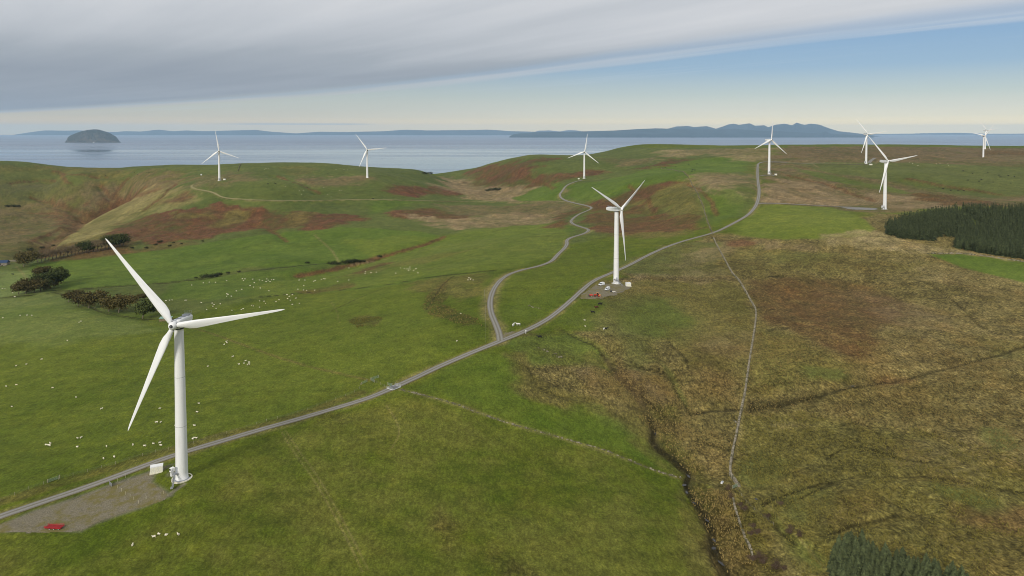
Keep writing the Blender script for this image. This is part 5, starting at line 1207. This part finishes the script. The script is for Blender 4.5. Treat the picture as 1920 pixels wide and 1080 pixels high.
cow_m = {'black': beast('cow', 2.3, 1.05, .46, .10, [M_COW], .3), 'brown': beast('cow', 2.2, 1.05, .46, .10, [M_COWB], .3), 'belted': beast('cow', 2.3, 1.05, .46, .10, [M_COW, M_COWW], .1, False, True), 'white': beast('cow', 2.2, 1.05, .44, .10, [M_COWW], .1)}
ORD = ['first', 'second', 'third', 'fourth', 'fifth', 'sixth', 'seventh', 'eighth', 'ninth', 'tenth', 'eleventh', 'twelfth', 'thirteenth', 'fourteenth', 'fifteenth', 'sixteenth', 'seventeenth', 'eighteenth', 'nineteenth', 'twentieth']
ORD += ['twenty-' + o for o in ORD[:9]] + ['thirtieth'] + ['thirty-' + o for o in ORD[:9]] + ['fortieth'] + ['forty-' + o for o in ORD[:9]]
SZ = lambda s, ox, oy, L: [(ox + x / s, oy + y / s) for x, y in L]
SHEEP = [
 ('sheep below the red trailer', SZ(2.842, 0, 700, [(706,917),(821,873),(846,859),(885,861),(950,860)])),
 ('sheep strung along the road fence left of the near tower', SZ(2.842, 0, 700, [(552,455),(609,447),(568,391),(708,380),(772,388),(818,376),(851,371),(858,385)])),
 ('sheep scattered in the field around the near lower blade', SZ(2.842, 0, 700, [(835,262),(857,261),(851,188),(936,278),(540,190),(405,128),(280,78)])),
 ('sheep just right of the near tower', SZ(2.842, 0, 700, [(1037,279),(1060,161),(1049,207),(1027,351),(1033,345),(1045,346)])),
 ('sheep in the lower left field', SZ(2.842, 0, 700, [(245,380),(257,384),(268,374),(265,386),(413,346),(432,344),(413,391),(33,70),(88,62),(63,178)])),
 ('sheep in the open field left of the near rotor', SZ(4, 0, 440, [(20,624),(151,605),(201,604),(238,605),(593,655),(608,650),(505,794),(312,935),(197,972),(120,984)])),
 ('sheep right of the near hub below the blade', SZ(4, 0, 440, [(1697,802),(1702,812),(1682,822),(1745,916),(1841,947),(1830,963),(1870,958),(1870,972),(1855,976),(1793,972),(1558,986)])),
 ('sheep above the near blade left of the track', SZ(4, 0, 440, [(1134,560),(1245,496),(1272,492),(1291,490),(1388,492),(1397,492),(1511,510),(1592,512),(1607,524),(1597,537),(1652,519),(1621,553),(1550,562),(1740,568),(1810,562),(1825,556),(1887,530),(1900,535)])),
 ('sheep along the hollow below the dark bushes', SZ(4, 0, 440, [(1438,378),(1525,360),(1570,356),(1616,356),(1700,345),(1817,331),(1827,345),(1837,332),(1895,334),(1876,380),(1902,392),(1908,360),(1813,410),(1773,422),(1701,444),(1710,450),(1701,461),(1736,462)])),
 ('sheep by the trees at the far left', SZ(4, 0, 440, [(17,404),(37,406),(97,436),(108,464),(94,397),(113,464)])),
 ('sheep in the green hollow left of centre', SZ(4, 480, 440, [(27,340),(47,344),(81,332),(91,341),(75,353),(105,350),(117,337),(133,336),(32,401),(97,421)])),
 ('sheep grazing along the reddish bank', SZ(4, 480, 440, [(315,408),(323,341),(356,416),(358,381),(367,341),(380,418),(432,348),(440,415),(443,345),(489,333),(509,329),(518,332),(613,350),(696,340)])),
 ('sheep beyond the tip of the near right blade', SZ(4, 480, 440, [(27,544),(28,497),(60,498),(72,516),(115,580),(150,502),(173,487),(233,451),(237,479),(250,464),(257,492),(272,450),(273,523),(298,477),(325,516)])),
 ('sheep on the bright slope left of the branch road', SZ(4, 480, 440, [(818,288),(820,276),(863,285),(903,281),(1048,289),(1083,249),(1112,253),(1133,257),(1145,258),(1145,270),(1154,243),(1156,258),(1184,270),(1200,255),(1215,287),(697,250)])),
 ('sheep in the little cluster below the branch road', SZ(4, 480, 440, [(1590,340),(1597,325),(1608,335),(1612,326),(1628,340)])),
 ('sheep alone in the pasture left of the branch road', SZ(4, 480, 440, [(1536,592),(1506,798)])),
 ('sheep on the far hill pasture below the second hill turbine', SZ(4, 480, 200, [(220,595),(325,630),(340,655),(355,630),(508,605),(536,660),(563,676),(640,625),(625,628)])),
 ('sheep on the distant green beyond the plantation turbine', SZ(4, 1440, 200, [(1060,415),(1085,425),(1120,440),(1130,438),(1265,428),(1290,425),(1350,428),(1355,440)])),
 ('sheep on the hill crest right of the first hill turbine', SZ(4, 480, 200, [(65,470),(95,465),(75,462),(600,470),(660,470),(685,472)])),
 ('sheep among the yard cattle below the central turbine', SZ(4, 960, 440, [(545,642),(550,685)])),
]
rs = random.Random(11)
for label, pl in SHEEP:
    pl = sorted(pl)
    for k, (x, y) in enumerate(pl):
        p = P3(x, y + .8); k_ = rs.choice((0, 0, 0, 1, 1, 2)); o = link('sheep', sheep_m[k_]); o.location = (p.x, p.y, p.z - .03)
        o.rotation_euler = (0, 0, rs.choice((0, math.pi)) + rs.gauss(0, .7)); s = rs.uniform(.74, .9) * (1.0 if p.y < 600 else 1.1); o.scale = (s, s, s)
        which = ORD[k] + ' from left,' if len(pl) > 2 else ('the left one' if k == 0 else 'the right one')
        o['label'] = 'white sheep ' + which + label[5:]; o['category'] = 'sheep'; o['group'] = 'white sheep grazing the pastures'
CATTLE = [('black', 'cattle below the turbine yard', SZ(4, 960, 440, [(660,523),(606,585)])),
 ('black', 'cattle on the distant slope right of the plantation turbine', SZ(4, 1440, 200, [(1466,482),(1535,500),(1647,492),(1733,514),(1742,528),(1802,517),(1849,525),(1497,552),(1600,548),(1583,560),(1688,566),(1822,574),(1311,615),(1371,628),(1427,628),(1470,632)])),
 ('black', 'cattle on the far green ridge above the bracken', SZ(4, 960, 200, [(1325,432),(1386,429),(1355,472),(1372,476),(1350,484),(1226,452),(1150,458)])),
 ('black', 'cattle on the green hill between the two hill turbines', SZ(4, 480, 200, [(88,578),(138,572),(148,576),(384,605),(872,688),(880,688)])),
 ('black', 'cattle on the far left hill by the shore', SZ(4, 0, 200, [(1252,468),(1118,492),(1100,496),(1030,510),(1006,494),(978,528),(790,516)]))]
def cow(kind, x, y, label):
    p = P3(x, y + .8); o = link('cow', cow_m[kind]); o.location = (p.x, p.y, p.z - .04); o.rotation_euler = (0, 0, rs.choice((0, math.pi)) + rs.gauss(0, .5)); o['label'] = label; o['category'] = 'cow'; o['group'] = 'cattle at pasture'; o.scale = (1.15, 1.15, 1.15); return o
for kind, label, pl in CATTLE:
    for k, (x, y) in enumerate(sorted(pl)):
        cow(kind, x, y, 'black cow ' + ((ORD[k] + ' from left,') if len(pl) > 2 else ('upper right of two' if k else 'lower left of two')) + label[6:])
cow('brown', 1119, 577.5, 'dark brown cow between two black ones below the turbine yard')
cow('black', 1012, 633, 'lone black cow in the grass below the road junction')
o = cow('belted', 1135, 618, 'black cow with white hindquarters alone on the green below the yard'); o.rotation_euler = (0, 0, .1)
cow('white', 962.5, 610.5, 'white calf facing away, left of the pair above the junction').rotation_euler = (0, 0, 1.2)
cow('white', 972, 609.5, 'white calf standing side on, right of the pair above the junction').rotation_euler = (0, 0, 3.1)
cow('black', 24, 514.5, 'dark cow in the small field by the farm at the left edge')

# ------------------------------------------------------------------ rocks
def rocks(px, py, n, spread, label):
    c = P3(px, py); root = thing('rock_outcrop', c, label, 'rocks', 'pale rocks in the grass'); rr = random.Random(int(px)); 
    for k in range(n):
        bm = bmesh.new(); bmesh.ops.create_icosphere(bm, subdivisions=1, radius=1)
        for v in bm.verts: v.co *= rr.uniform(.7, 1.15)
        me = bpy.data.meshes.new('rock'); bm.to_mesh(me); bm.free(); me.materials.append(M_STONE if k % 3 == 0 else M_STONE_D)
        t = rr.gauss(0, .3); x = t * spread[0] + rr.gauss(0, .6); y = -t * spread[1] + rr.gauss(0, 1.0); s = rr.uniform(.25, .7)
        o = link('rock', me, root); o.location = (x, y, zat(c.x + x, c.y + y) - c.z + .1 * s); o.scale = (s * 1.3, s, s * .7); o.rotation_euler = (0, 0, rr.uniform(0, 3))
rocks(1000, 575.5, 16, (7, 8), 'string of pale rocks in the grass right of the branch road')
rocks(1018, 656, 10, (6, 5), 'left cluster of pale rocks below the road junction')
rocks(1044, 668, 12, (8, 5), 'right cluster of pale rocks below the road junction')
rocks(177, 577, 6, (7, 6), 'pale rocks under the wind bent trees')
rocks(1376, 790, 4, (2, 3), 'small pale stones beside the long moor wall')

# ------------------------------------------------------------------ trees
M_BARK = simple('bark', srgb(118, 108, 92), .9, .1, .25, 2)
def leaf_mat(name, a, b_):
    m, t, b = new_mat(name); g = t.node('ShaderNodeNewGeometry'); oi = t.node('ShaderNodeObjectInfo')
    n = t.noise(g.outputs['Position'], .55, 3, .6); r = t.math('ADD', t.math('MULTIPLY', g.outputs['Random Per Island'], .6), t.math('MULTIPLY', n, .4))
    c = t.mix(r, srgb(*a), srgb(*b_)); k = t.remap(oi.outputs['Random'], 0, 1, .8, 1.2, False)
    t.put(b.inputs['Base Color'], t.mix(1.0, c, t.comb(k, k, k), 'MULTIPLY')); b.inputs['Roughness'].default_value = .8; b.inputs['Specular IOR Level'].default_value = .15
    return m
M_LEAFB = leaf_mat('autumn_leaves', (46, 44, 22), (104, 92, 50)); M_LEAFG = leaf_mat('green_leaves', (38, 48, 22), (84, 90, 42)); M_TWIG = leaf_mat('bare_twigs', (92, 76, 56), (128, 112, 84)); M_GORSE = leaf_mat('dark_gorse', (26, 34, 20), (60, 66, 36)); M_SHRUB = leaf_mat('brown_shrub', (62, 50, 40), (104, 84, 68))
M_SPRUCE = leaf_mat('spruce_needles', (24, 32, 18), (86, 94, 60)); M_SPRUCE2 = leaf_mat('spruce_needles_light', (20, 28, 16), (98, 106, 68))
def broad_tree(seed, h, w, lean, leafm, nleaf=2600, leaf=.46, bush=False, trunkm=None):
    rr = np.random.default_rng(seed); tk = MB(); pr = random.Random(seed)
    hub_ = []
    if not bush:
        top = Vector((lean * h * .2, 0, h * .34)); tk.bar((0, 0, -.3), top * .5, .30 * h / 9, 0, 7); tk.bar(top * .5, top, .24 * h / 9, 0, 6)
        for k in range(9):
            a = 2 * math.pi * k / 9 + pr.uniform(-.3, .3); r = w * .5 * pr.uniform(.45, .85); e = Vector((math.cos(a) * r + lean * h * .42, math.sin(a) * r * .9, h * pr.uniform(.38, .84)))
            m = (top + e) / 2 + Vector((0, 0, -.05 * h)); tk.bar(top * pr.uniform(.75, 1), m, .11 * h / 9, 0, 5); tk.bar(m, e, .06 * h / 9, 0, 4); hub_.append(e)
            for q in range(2):
                e2 = e + Vector((pr.uniform(-1, 1) + lean, pr.uniform(-1, 1), pr.uniform(-.3, .8))) * w * .16; tk.bar(m.lerp(e, .6), e2, .035 * h / 9, 0, 3); hub_.append(e2)
    else:
        for k in range(8): 
            a = pr.uniform(0, 6.3); r = w * .4 * pr.random() ** .5; hub_.append(Vector((math.cos(a) * r + lean * h * .2, math.sin(a) * r, h * pr.uniform(.3, .75)))); tk.bar((0, 0, -.2), hub_[-1], .05, 0, 3)
    # clumps of leaves round the limb ends, sheared by the wind
    C_ = np.array([tuple(v) for v in hub_]); V = []; Fc = []
    rad = (w * .25) if not bush else w * .26
    for k in range(nleaf):
        c = C_[rr.integers(len(C_))]; d = rr.normal(size=3); d /= np.linalg.norm(d); q = c + d * rad * (rr.random() ** .33) * np.array([1.15, 1, .8])
        q[2] = max(q[2], h * (rr.uniform(.16, .26) if not bush else .03)); q[0] += lean * (q[2] - h * .5) * .35
        n_ = d + rr.normal(size=3) * .5; n_ /= np.linalg.norm(n_); t1 = np.cross(n_, [0, 0, 1.001]); t1 /= np.linalg.norm(t1) + 1e-6; t2 = np.cross(n_, t1); s = leaf * rr.uniform(.6, 1.3)
        i = len(V); V += [q + t1 * s, q + t2 * s * .7, q - t1 * s * .8, q - t2 * s * .6]; Fc.append((i, i + 1, i + 2, i + 3))
    return tk.mesh('trunk', [trunkm or M_BARK]), mesh_from('crown', V, Fc, [leafm])
kinds = {'brown': [broad_tree(1, 9, 11, .5, M_LEAFB), broad_tree(2, 8, 10, .7, M_LEAFB)], 'green': [broad_tree(3, 10, 11, .3, M_LEAFG, 1500), broad_tree(4, 9, 9, .4, M_LEAFG)],
         'bare': [broad_tree(5, 8, 7, .4, M_TWIG, 700, .22), broad_tree(6, 9, 7, .3, M_TWIG, 800, .22)], 'gorse': [broad_tree(7, 2.2, 4.5, .1, M_GORSE, 420, .25, True), broad_tree(8, 2.6, 6, .2, M_GORSE, 500, .25, True)],
         'shrub': [broad_tree(9, 2.6, 3.4, .1, M_SHRUB, 700, .12, True), broad_tree(10, 2.0, 4.0, .1, M_SHRUB, 700, .12, True)]}
def tree(kind, px, py, label, s=1.0, group=None, name='tree', cat='tree', variant=None, wide=1.0):
    p = P3(px, py); tr, cr = kinds[kind][rs.randrange(2) if variant is None else variant]
    o = thing(name, p, label, cat, group, rs.uniform(-.35, .35)); o.scale = (s * wide, s * wide, s); link('trunk' if name == 'tree' else 'stem', tr, o); link('crown' if name == 'tree' else 'foliage', cr, o); return o
G1 = 'wind bent broadleaf trees on the left'
tree('brown', 44, 500, 'rounded brown tree beside the ruined farm walls', 2.2, G1)
tree('brown', 72, 520, 'small brown tree above the dark green clump', 1.7, G1, variant=1)
for k, (x, y, kd, s, lb) in enumerate([(34,552,'brown',1.25,'leftmost brown tree of the dense clump'), (48,551,'brown',1.3,'brown tree second from the left of the dense clump'), (63,549,'brown',1.25,'olive brown tree in the middle of the dense clump'), (76,546,'green',1.35,'green tree right of the middle of the dense clump'), (86,541,'brown',1.0,'yellowish tree in front at the right of the dense clump'), (92,540,'green',1.5,'dark green tall tree behind the right end of the clump'), (103,533,'green',1.4,'dark green tree at the right end of the dense clump')]):
    tree(kd, x, y, lb, s * 1.35, G1)
for x, y, s, lb in ((128,566,.95,'smallest wind bent tree at the left of the row of three'), (146,574,1.05,'wind bent tree in the middle of the row of three'), (166,578,1.2,'wind bent tree with pale trunk at the right of the row of three'), (203,584,1.1,'left half of the twin brown tree by the fence'), (222,586,1.1,'right half of the twin brown tree by the fence with pale trunks'), (259,563,.55,'low brown bushy tree above the rightmost bent tree')):
    tree('brown', x, y, lb, s * 1.38, G1)
tree('green', 267, 597, 'rightmost wind bent tree, olive green with a forked trunk', 1.6, G1, variant=1)
# shelter belt with pale trunks along the top of the field
belt = [(70 + k * 7.0, 492 - k * 1.35) for k in range(24)]
for k, (x, y) in enumerate(belt):
    kd = 'green' if k in (12, 13, 19, 20, 21, 22) else 'bare'
    tree(kd, x, y, ('green leafy tree, ' if kd == 'green' else 'bare pale trunked tree, ') + ORD[k] + ' from the left of the shelter belt below the bracken', rs.uniform(1.6, 2.1), 'shelter belt trees below the bracken slope')
for k, (x, y, s) in enumerate([(247,466,1.2),(292,460,1.1),(300,455,1.4),(318,462,1.0),(340,458,.8),(380,453,.9),(274,466,1.2),(325,456,.8),(55,470,2.0),(78,466,1.6),(100,462,1.5)]):
    tree('gorse', x, y, ('dark gorse bush, ' + ORD[sorted([247,292,300,318,340,380,274,325,55,78,100]).index(x)] + ' from the left under the left bracken hill'), s, 'gorse bushes on the left hill', 'gorse_bush', 'bush')
for k, (x, y, s) in enumerate([(13,388,2.4),(24,388,2.6),(33,388,2.0)]):
    tree('gorse', x, y, 'dark gorse bush, ' + ORD[k] + ' from the left of the patch on the far left slope', s, 'gorse bushes on the far left slope', 'gorse_bush', 'bush')
for k, (x, y, s) in enumerate([(382,521,1.6),(393,520,1.5),(402,519,1.7),(411,516,1.4),(427,513,1.0),(448,511,.8),(367,522,.8)]):
    tree('gorse', x, y, 'dark bush, ' + ORD[sorted([382,393,402,411,427,448,367]).index(x)] + ' from the left in the hollow above the sheep', s, 'dark bushes in the hollow', 'gorse_bush', 'bush')
for k, (x, y, s) in enumerate([(576,494,1.0),(622,496,1.6),(635,496,1.0),(650,494,1.8),(660,493,1.8),(670,492,1.6),(680,491,1.2),(711,482,1.2)]):
    tree('gorse', x, y, 'dark bush, ' + ORD[k] + ' from the left along the stream bank in the middle valley', s, 'dark bushes on the stream bank', 'gorse_bush', 'bush', wide=1.3)
for k, (x, y, s) in enumerate([(914,358,1.6),(925,357,2.2),(934,357,2.0),(796,326,2.0),(806,326,2.0)]):
    tree('gorse', x, y, 'distant dark bush, ' + ORD[[796,806,914,925,934].index(x)] + ' from the left on the floor of the far valley', s * 1.2, 'bushes on the far valley floor', 'gorse_bush', 'bush', wide=1.4)
SH = [(1366,918,1.0,'left purple brown shrub beside the wall gate'),(1371,934,.95,'purple brown shrub just below the wall gate'),(1388,950,.9,'brown shrub right of the top of the broken wall'),(1396,958,1.1,'larger brown shrub beside the broken wall'),(1412,990,1.0,'uppermost brown shrub right of the middle of the broken wall'),(1420,1002,1.1,'second brown shrub right of the middle of the broken wall'),(1408,1004,.9,'brown shrub close to the middle of the broken wall'),(1412,1052,1.1,'brown shrub at the lower end of the broken wall'),(1424,1046,1.0,'reddish shrub right of the lower end of the broken wall'),(1432,1056,1.1,'reddish shrub lower right of the broken wall'),(1456,1066,1.2,'red brown shrub nearest the bottom edge'),(1470,1070,1.0,'red brown shrub right of the one nearest the bottom edge'),(1464,948,.9,'brown shrub beside the small ditch pool right of the gate'),(1440,972,1.0,'low brown shrub on the bank right of the broken wall'),(1482,1000,1.2,'brown shrub left of the near conifers'),(1500,1006,1.0,'brown shrub closest on the left to the near conifers')]
for x, y, s, lb in SH: tree('shrub', x, y, lb, s, 'brown shrubs round the burn', 'shrub', 'shrub')
# rush clumps: real tufts on the rushy patches
def tufts(poly, n, label, col, size=.55, seed=1):
    L = np.array([hit(*p) for p in dens(poly, 30, True)]); rr = np.random.default_rng(seed); V = []; Fc = []
    x0, x1, y0, y1 = L[:, 0].min(), L[:, 0].max(), L[:, 1].min(), L[:, 1].max()
    X = rr.uniform(x0, x1, n * 3); Y = rr.uniform(y0, y1, n * 3); k = inside(X, Y, L) & (fbm(X, Y, 18, 3, seed, .6) > -.15); X = X[k][:n]; Y = Y[k][:n]; Z = sample(HZ, X, Y)
    for x, y, z in zip(X, Y, Z):
        a = rr.uniform(0, 6.28); s = size * rr.uniform(.6, 1.3)
        for q in range(3):
            b = a + q * 2.09; dx_, dy_ = math.cos(b) * s, math.sin(b) * s; i = len(V)
            V += [(x - dy_ * .35, y + dx_ * .35, z - .1), (x + dy_ * .35, y - dx_ * .35, z - .1), (x + dx_ * .9, y + dy_ * .9, z + s * 1.1)]; Fc.append((i, i + 1, i + 2))
    o = link('rush_tufts', mesh_from('rush_tufts', V, Fc, [col])); o['kind'] = 'stuff'; o['label'] = label
M_RUSH = leaf_mat('rushes', (92, 78, 36), (170, 148, 92)); M_RUSHG = leaf_mat('green_rushes', (78, 76, 28), (138, 126, 62))
tufts([(1290,915),(1375,920),(1390,960),(1425,1080),(1440,1100),(1375,1100),(1345,1030),(1300,950)], 900, 'brown rushes on the burn flat', M_RUSH, .5, 3)
tufts([(1395,780),(1500,770),(1700,800),(1930,860),(1930,1100),(1450,1100),(1390,1000),(1378,900)], 7000, 'tussock grass over the right foreground moor', M_RUSHG, .5, 4)
tufts([(1410,620),(1500,640),(1930,640),(1930,860),(1700,800),(1395,780),(1400,700)], 5000, 'tussock grass over the middle moor', M_RUSH, .55, 5)
tufts([(1100,690),(1250,700),(1400,720),(1380,880),(1290,890),(1225,810),(1150,740)], 2200, 'tussock grass between the burn and the moor wall', M_RUSH, .5, 6)
tufts([(790,575),(800,555),(840,525),(830,570),(900,600),(905,612),(870,612),(800,588)], 320, 'dark rush patch left of the branch road', M_RUSH, .8, 7)
tufts([(690,592),(650,600),(670,615),(710,612),(720,595)], 180, 'dark rush patch in the middle pasture', M_RUSHG, .7, 8)

# ------------------------------------------------------------------ conifers
def spruce(seed, h, w, tiers, per, mat, low=False):
    rr = random.Random(seed); V = []; Fc = []; 
    for i in range(tiers):
        t = i / (tiers - 1); z = h * (.04 + .93 * t); r = w * .5 * (1 - t) ** .62 * rr.uniform(.88, 1.1) + .12
        k_ = max(4, int(per * (1 - t * .55))); a0 = rr.uniform(0, 6.3)
        for k in range(k_):
            a = a0 + 2 * math.pi * (k + rr.uniform(-.3, .3)) / k_; L_ = r * rr.uniform(.75, 1.18); dz_ = -L_ * rr.uniform(.15, .45); c, s = math.cos(a), math.sin(a); wd = L_ * rr.uniform(.26, .40) + .05; j = len(V)
            up = h / tiers * .9
            V += [(c * L_ * .05, s * L_ * .05, z + up * .8), (c * L_ * .55 - s * wd, s * L_ * .55 + c * wd, z + dz_ * .45), (c * L_, s * L_, z + dz_ + rr.uniform(0, .12) * L_), (c * L_ * .55 + s * wd, s * L_ * .55 - c * wd, z + dz_ * .45)]
            Fc += [(j, j + 1, j + 2), (j, j + 2, j + 3)]
    j = len(V); V += [(-.1, 0, h * .93), (.1, 0, h * .93), (0, 0, h * 1.05)]; Fc.append((j, j + 1, j + 2))
    return V, Fc
near_sp = []
for k in range(4):
    V, Fc = spruce(20 + k, 9.0, 4.8, 19, 14, None); near_sp.append(mesh_from('crown', V, Fc, [M_SPRUCE2]))
mid_sp = []
for k in range(4):
    V, Fc = spruce(30 + k, 11, 6.2, 12, 10, None); mid_sp.append(mesh_from('crown', V, Fc, [M_SPRUCE]))
tkb = MB(); tkb.bar((0, 0, -.4), (0, 0, 8), .12, 0, 5); me_st = tkb.mesh('trunk', [M_BARK])
def grid_points(poly, gap, seed, jit=.32):
    L = np.array([hit(*p) for p in dens(poly, 20, True)]); rr = np.random.default_rng(seed)
    x = np.arange(L[:, 0].min(), L[:, 0].max(), gap); y = np.arange(L[:, 1].min(), L[:, 1].max(), gap); X, Y = np.meshgrid(x, y); X = X.ravel() + rr.uniform(-jit, jit, X.size) * gap; Y = Y.ravel() + rr.uniform(-jit, jit, Y.size) * gap
    k = inside(X, Y, L) & (np.abs(X / Y) < .95); return X[k], Y[k]
X, Y = grid_points([(1556,1080),(1558,1055),(1575,1040),(1600,1038),(1650,1058),(1700,1072),(1760,1088),(1850,1122),(1850,1128),(1560,1128)], 2.5, 5)
n_near = 0
for x, y in sorted(zip(X, Y), key=lambda q: -q[1]):
    if y < 180: continue
    if n_near >= 150: break
    o = thing('conifer', (x, y, zat(x, y)), 'young blue green spruce in the block at the bottom right', 'conifer', 'spruces in the bottom right block', rs.uniform(0, 6.28)); s = rs.uniform(.8, 1.12); o.scale = (s, s, s * rs.uniform(.9, 1.1))
    link('trunk', me_st, o); link('crown', near_sp[rs.randrange(4)], o); n_near += 1
PLANT = [ [(1661,438),(1661,426),(1690,415),(1760,402),(1800,396),(1850,396),(1935,396),(1990,400),(1990,500),(1920,486),(1870,479),(1838,474),(1792,465),(1790,452),(1755,444),(1752,452),(1722,450),(1690,447)] ]
X, Y = grid_points(PLANT[0], 3.6, 9)
ride = ground_line([(1800,398),(1822,414),(1840,430)], 8); d_, _ = seg_dist(X, Y, ride); k = d_ > 3.6; X = X[k]; Y = Y[k]
glade = np.array([hit(*p) for p in [(1752,447),(1760,443),(1795,444),(1796,453),(1765,455)]]); k = ~inside(X, Y, glade); X = X[k]; Y = Y[k]
order_ = np.argsort(Y + 0 * X); Z = sample(HZ, X, Y)
BV = []; BF = []; proto = [spruce(50 + k, 11, 6.2, 8, 7, None) for k in range(4)]
vis = [i for i in order_ if abs(X[i] / Y[i]) < .76]; ind = set(vis[:300 - n_near]); print('plantation', len(X), 'near', n_near)
for i in order_:
    s = rs.uniform(.8, 1.15); e = float(fbm(X[i:i + 1], Y[i:i + 1], 60, 2, 3)[0]); s *= 1 + .12 * e
    if i in ind:
        o = thing('conifer', (X[i], Y[i], Z[i]), 'dark spruce on the near edge of the plantation right of the turbine', 'conifer', 'spruces along the plantation edge', rs.uniform(0, 6.28)); o.scale = (s, s, s)
        link('trunk', me_st, o); link('crown', mid_sp[rs.randrange(4)], o)
    elif len(BF) < 700000:
        V, Fc = proto[rs.randrange(4)]; a = rs.uniform(0, 6.28); A_ = np.array(V); c, sn = math.cos(a) * s, math.sin(a) * s
        BV.append(np.stack([A_[:, 0] * c - A_[:, 1] * sn + X[i], A_[:, 0] * sn + A_[:, 1] * c + Y[i], A_[:, 2] * s + Z[i]], -1)); BF += [tuple(q + sum_off for q in f) for sum_off in [0] for f in []] if False else []
        BF.append((len(BV) - 1, Fc))
off = 0; allF = []
for (k, Fc), A_ in zip(BF, BV):
    allF += [(a + off, b + off, c + off) for a, b, c in Fc]; off += len(A_)
o = link('conifer_plantation', mesh_from('conifer_plantation', np.concatenate(BV), allF, [M_SPRUCE])); o['kind'] = 'stuff'; o['label'] = 'dense dark spruce plantation on the right'
print('stuff tris', len(allF))

# ------------------------------------------------------------------ air
def haze():
    b = MB(); b.box((0, 0, 470), (148000, 148000, 960)); me = b.mesh('haze', [])
    m = bpy.data.materials.new('sea_haze'); m.use_nodes = True; t = m.node_tree; t.nodes.clear(); v = t.nodes.new('ShaderNodeVolumePrincipled'); o = t.nodes.new('ShaderNodeOutputMaterial'); t.links.new(v.outputs[0], o.inputs['Volume'])
    v.inputs['Color'].default_value = (.55, .79, 1, 1); v.inputs['Density'].default_value = HAZE; v.inputs['Anisotropy'].default_value = 0.0
    me.materials.append(m); link('haze', me, kind='stuff', label='thin blue sea haze fading the far shores')
HAZE = 1.8e-5
haze()
